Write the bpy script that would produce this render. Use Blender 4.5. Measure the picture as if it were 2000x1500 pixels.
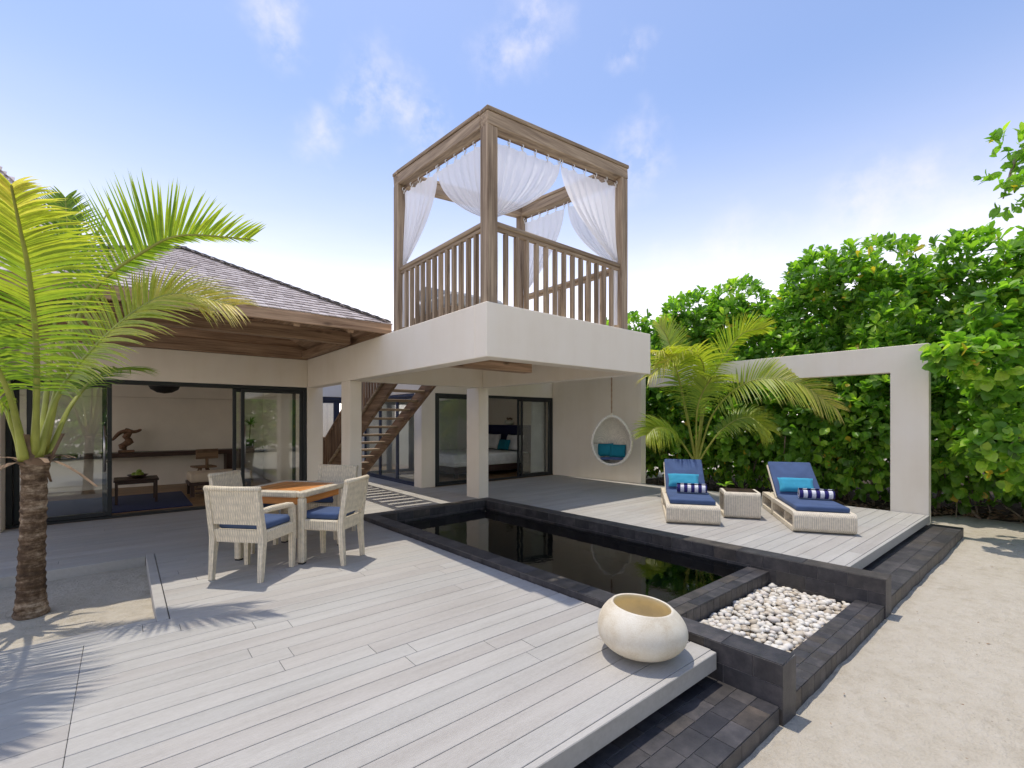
import bpy, math, random
import numpy as np
from mathutils import Vector, Matrix, noise as mnoise

for o in list(bpy.data.objects):
    bpy.data.objects.remove(o, do_unlink=True)
SC = bpy.context.scene
COL = SC.collection
R = math.radians

# ------------------------------------------------------------------ camera
cd = bpy.data.cameras.new('camera')
cam = bpy.data.objects.new('camera', cd)
COL.objects.link(cam)
cam.location = (0, 0, 1.5)
cam.rotation_euler = (R(90), 0, R(-39.67))
cd.sensor_width = 36.0
cd.lens = 16.495
cd.shift_y = 0.0355
cd.clip_start = 0.05
cd.clip_end = 3000
SC.camera = cam

# ------------------------------------------------------------------ light
SUN_ELEV = R(76.5)
sd = bpy.data.lights.new('sun', 'SUN')
sd.energy = 2.1
sd.angle = R(0.53)
sd.color = (1.0, 0.93, 0.82)
sun = bpy.data.objects.new('sun', sd)
COL.objects.link(sun)
sun.location = (0, 20, 60)
sun.rotation_euler = Vector((0.0, -0.24, -1.0)).to_track_quat('-Z', 'Y').to_euler()

SC.view_settings.view_transform = 'Standard'
SC.view_settings.look = 'None'
SC.view_settings.exposure = 0.6
SC.view_settings.gamma = 1.0
SC.view_settings.use_curve_mapping = False
SC.render.engine = 'CYCLES'
SC.cycles.max_bounces = 10
SC.cycles.diffuse_bounces = 4
SC.cycles.glossy_bounces = 4
SC.cycles.transparent_max_bounces = 16
SC.cycles.transmission_bounces = 6
SC.cycles.use_denoising = True
SC.cycles.sample_clamp_indirect = 6.0


class N:
    """tiny node helper"""
    def __init__(s, tree):
        s.t = tree
        tree.nodes.clear()

    def __call__(s, kind, ins=None, **props):
        n = s.t.nodes.new(kind)
        for k, v in props.items():
            setattr(n, k, v)
        for k, v in (ins or {}).items():
            sock = n.inputs[k]
            if isinstance(v, bpy.types.NodeSocket):
                s.t.links.new(v, sock)
            else:
                try:
                    sock.default_value = v
                except Exception:
                    sock.default_value = (*v, 1.0)
        return n

    def ramp(s, fac, stops, interp='LINEAR'):
        n = s('ShaderNodeValToRGB', {0: fac})
        cr = n.color_ramp
        cr.interpolation = interp
        while len(cr.elements) > 1:
            cr.elements.remove(cr.elements[-1])
        for i, (p, c) in enumerate(stops):
            e = cr.elements[0] if i == 0 else cr.elements.new(p)
            e.position = p
            e.color = (*c, 1.0) if len(c) == 3 else c
        return n.outputs[0]

    def math(s, op, a, b=0.0, c=0.0, clamp=False):
        n = s('ShaderNodeMath', {0: a, 1: b, 2: c}, operation=op)
        n.use_clamp = clamp
        return n.outputs[0]

    def mix(s, fac, a, b, mode='MIX'):
        n = s('ShaderNodeMix', data_type='RGBA', blend_type=mode)
        for i, v in ((0, fac), (6, a), (7, b)):
            if isinstance(v, bpy.types.NodeSocket):
                s.t.links.new(v, n.inputs[i])
            else:
                n.inputs[i].default_value = v if i == 0 else (*v, 1.0)
        return n.outputs[2]


def build_world():
    w = bpy.data.worlds.new('World')
    SC.world = w
    w.use_nodes = True
    n = N(w.node_tree)
    sky = n('ShaderNodeTexSky', sky_type='NISHITA')
    sky.sun_disc = False
    sky.sun_elevation = SUN_ELEV
    sky.sun_rotation = R(0)
    sky.altitude = 0
    sky.air_density = 1.0
    sky.dust_density = 0.6
    sky.ozone_density = 1.0
    tc = n('ShaderNodeTexCoord')
    nrm = n('ShaderNodeVectorMath', {0: tc.outputs['Generated']}, operation='NORMALIZE').outputs[0]
    warp = n('ShaderNodeTexNoise', {'Vector': nrm, 'Scale': 7.0, 'Detail': 4.0, 'Roughness': 0.6})
    wv = n('ShaderNodeVectorMath', {0: warp.outputs['Color'], 1: (0.5, 0.5, 0.5)}, operation='SUBTRACT').outputs[0]
    wv = n('ShaderNodeVectorMath', {0: wv, 3: 0.16}, operation='SCALE').outputs[0]
    dirw = n('ShaderNodeVectorMath', {0: nrm, 1: wv}, operation='ADD').outputs[0]
    # separate small fair-weather clouds, given by their direction
    lobes = [((0.168, 0.772, 0.613), 0.05), ((0.507, 0.579, 0.639), 0.06), ((0.49, 0.611, 0.621), 0.05), ((0.339, 0.747, 0.571), 0.055),
             ((0.307, 0.776, 0.551), 0.045), ((0.404, 0.743, 0.533), 0.05), ((0.263, 0.824, 0.502), 0.045), ((0.709, 0.514, 0.482), 0.055),
             ((0.645, 0.478, 0.596), 0.03), ((0.91, 0.223, 0.35), 0.075), ((0.92, 0.173, 0.351), 0.06), ((0.951, 0.114, 0.289), 0.09),
             ((0.871, 0.391, 0.296), 0.08), ((0.832, 0.491, 0.259), 0.08),
             ((-0.6, -0.5, 0.62), 0.12), ((-0.2, -0.8, 0.55), 0.1), ((0.5, -0.7, 0.5), 0.12), ((-0.9, 0.1, 0.4), 0.1)]
    acc = None
    for d, r in lobes:
        v = Vector(d).normalized()
        dist = n('ShaderNodeVectorMath', {0: dirw, 1: tuple(v)}, operation='DISTANCE').outputs['Value']
        m = n('ShaderNodeMapRange', {0: dist, 1: r * 1.5, 2: r * 0.1, 3: 0.0, 4: 1.0}, interpolation_type='SMOOTHSTEP').outputs[0]
        acc = m if acc is None else n.math('MAXIMUM', acc, m)
    fine = n('ShaderNodeTexNoise', {'Vector': nrm, 'Scale': 16.0, 'Detail': 8.0, 'Roughness': 0.62})
    fm = n('ShaderNodeMapRange', {0: fine.outputs[0], 1: 0.38, 2: 0.68, 3: 0.0, 4: 1.0}).outputs[0]
    cl = n.math('MULTIPLY', acc, fm)
    # thin high veil, denser to the horizon; low sky brightened to add fill light
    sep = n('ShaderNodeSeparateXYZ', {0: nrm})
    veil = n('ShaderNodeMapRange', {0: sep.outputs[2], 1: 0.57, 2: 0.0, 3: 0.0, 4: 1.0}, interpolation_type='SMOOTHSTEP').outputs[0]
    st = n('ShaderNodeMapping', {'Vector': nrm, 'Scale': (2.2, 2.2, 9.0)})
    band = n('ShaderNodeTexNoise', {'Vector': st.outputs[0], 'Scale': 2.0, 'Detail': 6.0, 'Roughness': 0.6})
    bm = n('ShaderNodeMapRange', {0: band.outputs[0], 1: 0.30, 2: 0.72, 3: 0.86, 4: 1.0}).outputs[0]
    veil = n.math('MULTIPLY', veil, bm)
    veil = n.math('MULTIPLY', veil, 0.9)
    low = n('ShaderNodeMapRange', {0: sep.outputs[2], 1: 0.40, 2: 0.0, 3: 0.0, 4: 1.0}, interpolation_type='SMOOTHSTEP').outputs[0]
    haze_fill_col = n.mix(low, (6.6, 6.4, 6.5), (13.0, 12.1, 11.0))
    c1 = n.mix(veil, sky.outputs[0], haze_fill_col)
    c2 = n.mix(n.math('MULTIPLY', cl, 0.5), c1, (5.0, 5.0, 5.1))
    c2 = n.mix(1.0, c2, (0.99, 0.935, 0.975), 'MULTIPLY')
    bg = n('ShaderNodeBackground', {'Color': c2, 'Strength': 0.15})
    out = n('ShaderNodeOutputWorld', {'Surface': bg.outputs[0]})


build_world()

# ------------------------------------------------------------------ materials
MATS = {}


def new_mat(name):
    m = bpy.data.materials.new(name)
    m.use_nodes = True
    MATS[name] = m
    return m, N(m.node_tree)


def finish(n, color, rough=0.6, bump=None, bump_d=0.01, bump_s=0.5, spec=0.4, **extra):
    ins = {'Base Color': color, 'Roughness': rough, 'Specular IOR Level': spec}
    ins.update(extra)
    if bump is not None:
        b = n('ShaderNodeBump', {'Height': bump, 'Distance': bump_d, 'Strength': bump_s})
        ins['Normal'] = b.outputs[0]
    p = n('ShaderNodeBsdfPrincipled', ins)
    n('ShaderNodeOutputMaterial', {'Surface': p.outputs[0]})
    return p


def coords(n, kind='Object', scale=(1, 1, 1), rot=(0, 0, 0), rnd=False):
    tc = n('ShaderNodeTexCoord').outputs[kind]
    if rnd:
        oi = n('ShaderNodeObjectInfo').outputs['Random']
        off = n.math('MULTIPLY', oi, 37.0)
        cb = n('ShaderNodeCombineXYZ', {0: off, 1: off, 2: off}).outputs[0]
        tc = n('ShaderNodeVectorMath', {0: tc, 1: cb}, operation='ADD').outputs[0]
    return n('ShaderNodeMapping', {'Vector': tc, 'Scale': scale, 'Rotation': rot}).outputs[0]


def noise(n, vec, scale, detail=4.0, rough=0.55):
    return n('ShaderNodeTexNoise', {'Vector': vec, 'Scale': scale, 'Detail': detail, 'Roughness': rough}).outputs[0]


def simple(name, c, rough=0.6, var=0.12, scale=6.0, bump_scale=60.0, bump_d=0.004, bump_s=0.3, spec=0.4, **extra):
    m, n = new_mat(name)
    v = coords(n)
    f = noise(n, v, scale)
    lo = tuple(x * (1 - var) for x in c)
    hi = tuple(min(1, x * (1 + var)) for x in c)
    col = n.ramp(f, [(0.3, lo), (0.7, hi)])
    finish(n, col, rough, noise(n, v, bump_scale, 3.0), bump_d, bump_s, spec, **extra)
    return m


def wood(name, dark, light, axis, scale=1.0, knots=0.5, rough=0.65):
    """grain runs along axis (0,1,2) of the object's coordinates"""
    m, n = new_mat(name)
    s = [14.0 * scale] * 3
    s[axis] = 0.9 * scale
    v = coords(n, 'Object', tuple(s), rnd=True)
    g = noise(n, v, 1.0, 7.0, 0.65)
    s2 = [60.0 * scale] * 3
    s2[axis] = 1.6 * scale
    v2 = coords(n, 'Object', tuple(s2), rnd=True)
    g2 = noise(n, v2, 1.0, 3.0)
    s3 = [5.0] * 3
    s3[axis] = 2.2
    v3 = coords(n, 'Object', tuple(s3), rnd=True)
    vo = n('ShaderNodeTexVoronoi', {'Vector': v3, 'Scale': 1.0}, feature='F1').outputs['Distance']
    kn = n('ShaderNodeMapRange', {0: vo, 1: 0.06, 2: 0.18, 3: knots, 4: 0.0}).outputs[0]
    f = n.math('ADD', n.math('MULTIPLY', g, 0.65), n.math('MULTIPLY', g2, 0.35))
    col = n.ramp(f, [(0.38, dark), (0.5, tuple((a + b) / 2 for a, b in zip(dark, light))), (0.61, light)])
    oi = n('ShaderNodeObjectInfo').outputs['Random']
    tone = n('ShaderNodeMapRange', {0: oi, 1: 0.0, 2: 1.0, 3: 0.82, 4: 1.12}).outputs[0]
    tc = n('ShaderNodeCombineXYZ', {0: tone, 1: tone, 2: tone}).outputs[0]
    col = n.mix(1.0, col, tc, 'MULTIPLY')
    col = n.mix(kn, col, tuple(x * 0.35 for x in dark))
    finish(n, col, rough, f, 0.006, 0.5, 0.25)
    return m


def build_materials():
    # plaster
    m, n = new_mat('plaster')
    v = coords(n)
    f = noise(n, v, 1.3, 6.0, 0.6)
    st = coords(n, 'Object', (5.0, 5.0, 0.5))
    f2 = noise(n, st, 1.0, 5.0)
    fm = n.math('ADD', n.math('MULTIPLY', f, 0.6), n.math('MULTIPLY', f2, 0.4))
    col = n.ramp(fm, [(0.3, (0.80, 0.715, 0.575)), (0.5, (0.85, 0.77, 0.635)), (0.72, (0.88, 0.81, 0.69))])
    finish(n, col, 0.8, noise(n, v, 90.0, 4.0), 0.003, 0.35, 0.2)
    simple('plaster_inside', (0.82, 0.76, 0.66), 0.85, 0.05, 2.0, 80.0, 0.002, 0.2, 0.2)
    simple('white_paint', (0.86, 0.85, 0.82), 0.7, 0.04, 2.0)
    # timbers
    for i, a in enumerate('xyz'):
        wood('timber_' + a, (0.17, 0.118, 0.074), (0.47, 0.36, 0.245), i, 1.0, 0.45)
        wood('eave_' + a, (0.22, 0.135, 0.08), (0.56, 0.38, 0.245), i, 1.0, 0.7)
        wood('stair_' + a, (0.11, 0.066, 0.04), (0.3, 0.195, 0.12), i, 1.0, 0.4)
        wood('teak_' + a, (0.44, 0.165, 0.042), (0.70, 0.30, 0.085), i, 1.4, 0.0, 0.45)
        wood('dark_wood_' + a, (0.028, 0.017, 0.014), (0.085, 0.05, 0.04), i, 1.2, 0.0, 0.4)
        wood('floor_wood_' + a, (0.22, 0.12, 0.055), (0.42, 0.26, 0.13), i, 1.0, 0.0, 0.4)
    # deck boards: grain and reeding along x
    m, n = new_mat('deck_board')
    v = coords(n, 'Object', (0.8, 9.0, 9.0), rnd=True)
    g = noise(n, v, 1.0, 6.0, 0.6)
    vv = coords(n, 'Object', (1, 1, 1))
    blot = noise(n, vv, 1.1, 5.0, 0.6)
    fine = noise(n, coords(n, 'Object', (30.0, 160.0, 30.0), rnd=True), 1.0, 2.0)
    f = n.math('ADD', n.math('MULTIPLY', g, 0.45), n.math('MULTIPLY', blot, 0.25))
    f = n.math('ADD', f, n.math('MULTIPLY', fine, 0.30))
    col = n.ramp(f, [(0.34, (0.345, 0.332, 0.312)), (0.5, (0.415, 0.405, 0.385)), (0.66, (0.47, 0.462, 0.442))])
    oi = n('ShaderNodeObjectInfo').outputs['Random']
    tint = n.ramp(oi, [(0.0, (0.94, 0.905, 0.87)), (0.3, (1.01, 0.975, 0.93)), (0.6, (0.975, 0.965, 0.935)), (1.0, (1.065, 1.04, 1.0))])
    col = n.mix(1.0, col, tint, 'MULTIPLY')
    spot = noise(n, vv, 3.3, 8.0, 0.7)
    sm = n('ShaderNodeMapRange', {0: spot, 1: 0.60, 2: 0.74, 3: 0.0, 4: 0.26}).outputs[0]
    col = n.mix(sm, col, (0.28, 0.255, 0.215))
    wv = n('ShaderNodeTexWave', {'Vector': vv, 'Scale': 27.0, 'Distortion': 0.0}, bands_direction='Y').outputs['Fac']
    hb = n.math('ADD', n.math('MULTIPLY', wv, 0.7), n.math('MULTIPLY', g, 0.5))
    finish(n, col, 0.68, hb, 0.0022, 0.55, 0.3)
    # black stone tiles
    m, n = new_mat('black_tile')
    v = coords(n, 'Object', (1, 1, 1), rnd=True)
    f = noise(n, v, 7.0, 8.0, 0.68)
    oi = n('ShaderNodeObjectInfo').outputs['Random']
    base = n.ramp(oi, [(0.0, (0.030, 0.029, 0.033)), (0.35, (0.046, 0.044, 0.047)), (0.7, (0.062, 0.058, 0.060)), (0.88, (0.052, 0.047, 0.044)), (1.0, (0.066, 0.056, 0.048))], 'LINEAR')
    k = n.ramp(f, [(0.28, (0.5, 0.5, 0.53)), (0.5, (1.0, 1.0, 1.0)), (0.72, (1.9, 1.8, 1.7))])
    col = n.mix(1.0, base, k, 'MULTIPLY')
    dust = noise(n, coords(n, 'Object', (1, 1, 1)), 2.2, 7.0, 0.7)
    dm = n('ShaderNodeMapRange', {0: dust, 1: 0.55, 2: 0.8, 3: 0.0, 4: 0.4}).outputs[0]
    col = n.mix(dm, col, (0.13, 0.122, 0.11))
    finish(n, col, 0.52, noise(n, v, 45.0, 5.0, 0.7), 0.004, 0.6, 0.4)
    simple('grout', (0.24, 0.23, 0.215), 0.9, 0.3, 20.0)
    simple('pool_floor', (0.02, 0.022, 0.026), 0.5, 0.3, 6.0)
    # sand
    m, n = new_mat('sand')
    v = coords(n)
    f = noise(n, v, 1.1, 7.0, 0.6)
    f2 = noise(n, v, 9.0, 6.0, 0.65)
    fm = n.math('ADD', n.math('MULTIPLY', f, 0.35), n.math('MULTIPLY', f2, 0.65))
    fm = n.math('ADD', n.math('MULTIPLY', fm, 0.75), n.math('MULTIPLY', noise(n, v, 60.0, 4.0, 0.7), 0.25))
    col = n.ramp(fm, [(0.36, (0.40, 0.35, 0.27)), (0.5, (0.49, 0.44, 0.355)), (0.66, (0.54, 0.495, 0.415))])
    sp = n('ShaderNodeTexVoronoi', {'Vector': v, 'Scale': 26.0}, feature='F1')
    sm = n('ShaderNodeMapRange', {0: sp.outputs['Distance'], 1: 0.05, 2: 0.17, 3: 1.0, 4: 0.0}).outputs[0]
    gate = n('ShaderNodeMapRange', {0: noise(n, v, 2.1, 5.0, 0.7), 1: 0.5, 2: 0.66, 3: 0.0, 4: 0.6}).outputs[0]
    col = n.mix(n.math('MULTIPLY', sm, gate), col, (0.12, 0.09, 0.06))
    h = n.math('ADD', n.math('MULTIPLY', f2, 1.0), n.math('MULTIPLY', noise(n, v, 70.0, 3.0), 0.25))
    finish(n, col, 0.95, h, 0.06, 0.7, 0.1)
    simple('soil', (0.055, 0.04, 0.026), 0.95, 0.4, 7.0, 30.0, 0.03, 0.8, 0.1)
    # wicker
    for nm, c in (('wicker', (0.82, 0.72, 0.54)), ('wicker_grey', (0.76, 0.675, 0.53)), ('wicker_white', (0.88, 0.82, 0.69))):
        m, n = new_mat(nm)
        va = coords(n, 'Object', (1, 1, 1), (0, 0, R(45)))
        w1 = n('ShaderNodeTexWave', {'Vector': va, 'Scale': 18.0, 'Distortion': 0.4}, bands_direction='X').outputs['Fac']
        vb = coords(n)
        w2 = n('ShaderNodeTexWave', {'Vector': vb, 'Scale': 27.0, 'Distortion': 0.6, 'Detail Scale': 3.0}, bands_direction='Z').outputs['Fac']
        w3 = n('ShaderNodeTexWave', {'Vector': va, 'Scale': 18.0, 'Distortion': 0.4}, bands_direction='Y').outputs['Fac']
        h = n.math('ADD', n.math('MULTIPLY', n.math('MULTIPLY', w1, w3), 0.6), n.math('MULTIPLY', w2, 0.4))
        col = n.ramp(h, [(0.0, tuple(x * 0.58 for x in c)), (0.25, tuple(x * 0.9 for x in c)), (0.7, tuple(x * 1.08 for x in c))])
        spk = noise(n, vb, 25.0, 4.0)
        t = n('ShaderNodeMapRange', {0: spk, 1: 0.3, 2: 0.7, 3: 0.86, 4: 1.1}).outputs[0]
        col = n.mix(1.0, col, n('ShaderNodeCombineXYZ', {0: t, 1: t, 2: t}).outputs[0], 'MULTIPLY')
        finish(n, col, 0.55, h, 0.006, 0.8, 0.3)
    # fabrics
    def fabric(name, c, rough=0.9):
        m, n = new_mat(name)
        v = coords(n)
        f = noise(n, v, 5.0, 5.0)
        col = n.ramp(f, [(0.3, tuple(x * 0.85 for x in c)), (0.7, tuple(min(1, x * 1.12) for x in c))])
        weave = noise(n, v, 260.0, 2.0)
        wr = noise(n, v, 9.0, 4.0)
        h = n.math('ADD', n.math('MULTIPLY', weave, 0.12), wr)
        p = finish(n, col, rough, h, 0.012, 0.5, 0.15)
        p.inputs['Sheen Weight'].default_value = 0.06
    fabric('navy_fabric', (0.062, 0.098, 0.20))
    fabric('teal_fabric', (0.055, 0.34, 0.50))
    fabric('deep_teal_fabric', (0.012, 0.17, 0.23))
    fabric('white_fabric', (0.78, 0.77, 0.75))
    fabric('cream_fabric', (0.62, 0.50, 0.36))
    fabric('rug_blue', (0.012, 0.022, 0.085))
    fabric('navy_panel', (0.018, 0.022, 0.065))
    fabric('grey_fabric', (0.42, 0.45, 0.48))
    m, n = new_mat('striped_towel')
    v = coords(n)
    x = n('ShaderNodeSeparateXYZ', {0: v}).outputs[0]
    st = n.math('GREATER_THAN', n.math('FRACT', n.math('MULTIPLY', n.math('ADD', x, 1.0), 9.6)), 0.5)
    terry = noise(n, v, 120.0, 3.0, 0.7)
    a = n.ramp(terry, [(0.3, (0.62, 0.62, 0.67)), (0.7, (0.86, 0.86, 0.88))])
    b = n.ramp(terry, [(0.3, (0.02, 0.018, 0.10)), (0.7, (0.05, 0.045, 0.20))])
    finish(n, n.mix(st, a, b), 0.95, terry, 0.010, 0.9, 0.1)
    # pot and pebbles
    m, n = new_mat('cast_stone')
    v = coords(n)
    f = noise(n, v, 4.0, 7.0, 0.65)
    sp = noise(n, v, 120.0, 4.0, 0.8)
    f = n.math('ADD', n.math('MULTIPLY', f, 0.65), n.math('MULTIPLY', sp, 0.35))
    col = n.ramp(f, [(0.34, (0.55, 0.46, 0.325)), (0.46, (0.66, 0.60, 0.48)), (0.6, (0.73, 0.69, 0.59))])
    finish(n, col, 0.75, sp, 0.003, 0.5, 0.25)
    m, n = new_mat('pebble')
    at = n('ShaderNodeAttribute', attribute_name='tint').outputs['Fac']
    col = n.ramp(at, [(0.0, (0.50, 0.42, 0.31)), (0.12, (0.66, 0.58, 0.46)), (0.4, (0.77, 0.72, 0.62)), (0.75, (0.83, 0.80, 0.73)), (1.0, (0.72, 0.65, 0.57))])
    f = noise(n, coords(n), 40.0, 4.0)
    col = n.mix(0.25, col, n.ramp(f, [(0.3, (0.45, 0.40, 0.34)), (0.7, (0.9, 0.88, 0.85))]), 'MULTIPLY')
    finish(n, col, 0.6, f, 0.002, 0.3, 0.4)
    # shingles
    m, n = new_mat('shingle')
    at = n('ShaderNodeAttribute', attribute_name='tint').outputs['Fac']
    f = noise(n, coords(n), 11.0, 6.0, 0.65)
    k = n.math('ADD', n.math('MULTIPLY', at, 0.45), n.math('MULTIPLY', f, 0.55))
    col = n.ramp(k, [(0.1, (0.30, 0.26, 0.25)), (0.5, (0.50, 0.445, 0.43)), (0.85, (0.64, 0.585, 0.57))])
    finish(n, col, 0.85, f, 0.006, 0.5, 0.2)
    simple('cap_dark', (0.10, 0.095, 0.09), 0.8, 0.3, 9.0)
    # glass, frames, metal
    simple('frame_dark', (0.018, 0.021, 0.022), 0.42, 0.1)
    simple('frame_blue', (0.030, 0.042, 0.085), 0.45, 0.1)
    m, n = new_mat('steel')
    finish(n, (0.55, 0.55, 0.54), 0.3, Metallic=1.0)
    m, n = new_mat('glass')
    lw = n('ShaderNodeLayerWeight', {'Blend': 0.5})
    boost = n('ShaderNodeMapRange', {0: n.math('POWER', lw.outputs['Facing'], 4.0), 1: 0.0, 2: 1.0, 3: 0.075, 4: 0.95}).outputs[0]
    tr = n('ShaderNodeBsdfTransparent', {'Color': (0.95, 0.965, 0.96)})
    wob = noise(n, coords(n), 1.1, 2.0)
    bp = n('ShaderNodeBump', {'Height': wob, 'Distance': 0.02, 'Strength': 0.06})
    gl = n('ShaderNodeBsdfGlossy', {'Color': (0.95, 0.97, 0.97), 'Roughness': 0.0, 'Normal': bp.outputs[0]})
    mx = n('ShaderNodeMixShader', {0: boost, 1: tr.outputs[0], 2: gl.outputs[0]})
    n('ShaderNodeOutputMaterial', {'Surface': mx.outputs[0]})
    # water
    m, n = new_mat('water')
    v = coords(n)
    h = n.math('ADD', n.math('MULTIPLY', noise(n, v, 3.2, 3.0), 0.8), n.math('MULTIPLY', noise(n, v, 14.0, 2.0), 0.2))
    bp = n('ShaderNodeBump', {'Height': h, 'Distance': 0.012, 'Strength': 0.17})
    fr = n('ShaderNodeFresnel', {'IOR': 1.34, 'Normal': bp.outputs[0]})
    tr = n('ShaderNodeBsdfRefraction', {'Color': (0.50, 0.60, 0.62), 'Roughness': 0.0, 'IOR': 1.33, 'Normal': bp.outputs[0]})
    gl = n('ShaderNodeBsdfGlossy', {'Color': (1, 1, 1), 'Roughness': 0.015, 'Normal': bp.outputs[0]})
    mx = n('ShaderNodeMixShader', {0: fr.outputs[0], 1: tr.outputs[0], 2: gl.outputs[0]})
    n('ShaderNodeOutputMaterial', {'Surface': mx.outputs[0]})
    # sheer curtain
    m, n = new_mat('sheer')
    df = n('ShaderNodeBsdfDiffuse', {'Color': (0.92, 0.92, 0.94)})
    tl = n('ShaderNodeBsdfTranslucent', {'Color': (0.86, 0.86, 0.90)})
    tp = n('ShaderNodeBsdfTransparent', {'Color': (1, 1, 1)})
    a = n('ShaderNodeMixShader', {0: 0.5, 1: df.outputs[0], 2: tl.outputs[0]})
    b = n('ShaderNodeMixShader', {0: 0.14, 1: a.outputs[0], 2: tp.outputs[0]})
    n('ShaderNodeOutputMaterial', {'Surface': b.outputs[0]})

    # foliage
    def leafmat(name, stops, gloss=0.38, trans=0.45, tcol=(1.0, 1.15, 0.35)):
        m, n = new_mat(name)
        at = n('ShaderNodeAttribute', attribute_name='tint').outputs['Fac']
        col = n.ramp(at, stops)
        f = noise(n, coords(n), 30.0, 3.0)
        col = n.mix(0.3, col, n.ramp(f, [(0.3, (0.55, 0.55, 0.5)), (0.7, (1.25, 1.25, 1.2))]), 'MULTIPLY')
        p = n('ShaderNodeBsdfPrincipled', {'Base Color': col, 'Roughness': gloss, 'Specular IOR Level': 0.45})
        tcolr = n.mix(1.0, col, tcol, 'MULTIPLY')
        t2 = n('ShaderNodeVectorMath', {0: tcolr, 3: 1.7}, operation='SCALE').outputs[0]
        t = n('ShaderNodeBsdfTranslucent', {'Color': t2})
        mx = n('ShaderNodeMixShader', {0: trans, 1: p.outputs[0], 2: t.outputs[0]})
        n('ShaderNodeOutputMaterial', {'Surface': mx.outputs[0]})
    leafmat('leaf', [(0.0, (0.06, 0.135, 0.02)), (0.45, (0.15, 0.31, 0.04)), (0.8, (0.29, 0.47, 0.06)), (0.97, (0.42, 0.55, 0.08)), (1.0, (0.55, 0.40, 0.05))])
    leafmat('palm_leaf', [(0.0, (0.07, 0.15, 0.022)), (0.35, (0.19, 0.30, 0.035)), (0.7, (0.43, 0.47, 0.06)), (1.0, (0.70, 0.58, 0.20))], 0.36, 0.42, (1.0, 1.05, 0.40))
    simple('rachis', (0.30, 0.32, 0.06), 0.5, 0.25, 5.0)
    simple('petiole', (0.36, 0.38, 0.07), 0.5, 0.2, 5.0)
    simple('husk', (0.23, 0.155, 0.10), 0.9, 0.35, 8.0, 40.0, 0.01, 0.8)
    simple('dry_leaf', (0.26, 0.17, 0.10), 0.85, 0.4, 6.0)
    simple('stem', (0.24, 0.195, 0.145), 0.9, 0.35, 9.0, 40.0, 0.01, 0.7)
    m, n = new_mat('palm_trunk')
    v = coords(n)
    va = coords(n, 'Object', (2.5, 2.5, 16.0))
    f = noise(n, va, 1.0, 6.0, 0.7)
    f2 = noise(n, v, 22.0, 6.0, 0.7)
    k = n.math('ADD', n.math('MULTIPLY', f, 0.6), n.math('MULTIPLY', f2, 0.4))
    col = n.ramp(k, [(0.34, (0.03, 0.019, 0.012)), (0.47, (0.10, 0.065, 0.04)), (0.54, (0.20, 0.14, 0.09)), (0.64, (0.46, 0.36, 0.25))])
    finish(n, col, 0.9, k, 0.03, 0.8, 0.15)
    # small odds and ends
    simple('pot_inside', (0.80, 0.68, 0.43), 0.8, 0.15, 5.0)
    simple('ceramic', (0.62, 0.60, 0.50), 0.35, 0.1)
    simple('fruit', (0.22, 0.30, 0.03), 0.45, 0.3)
    simple('rope', (0.30, 0.19, 0.11), 0.9, 0.3, 60.0)
    simple('black_weave', (0.02, 0.02, 0.02), 0.7, 0.3, 60.0)
    simple('driftwood', (0.17, 0.095, 0.055), 0.8, 0.4, 12.0)
    simple('plastic_hook', (0.75, 0.75, 0.74), 0.4, 0.05)


build_materials()


# ------------------------------------------------------------------ geometry helpers
def V(*a):
    return np.array(a, dtype=float)


def unit(v):
    v = np.asarray(v, float)
    return v / (np.linalg.norm(v) + 1e-12)


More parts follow.
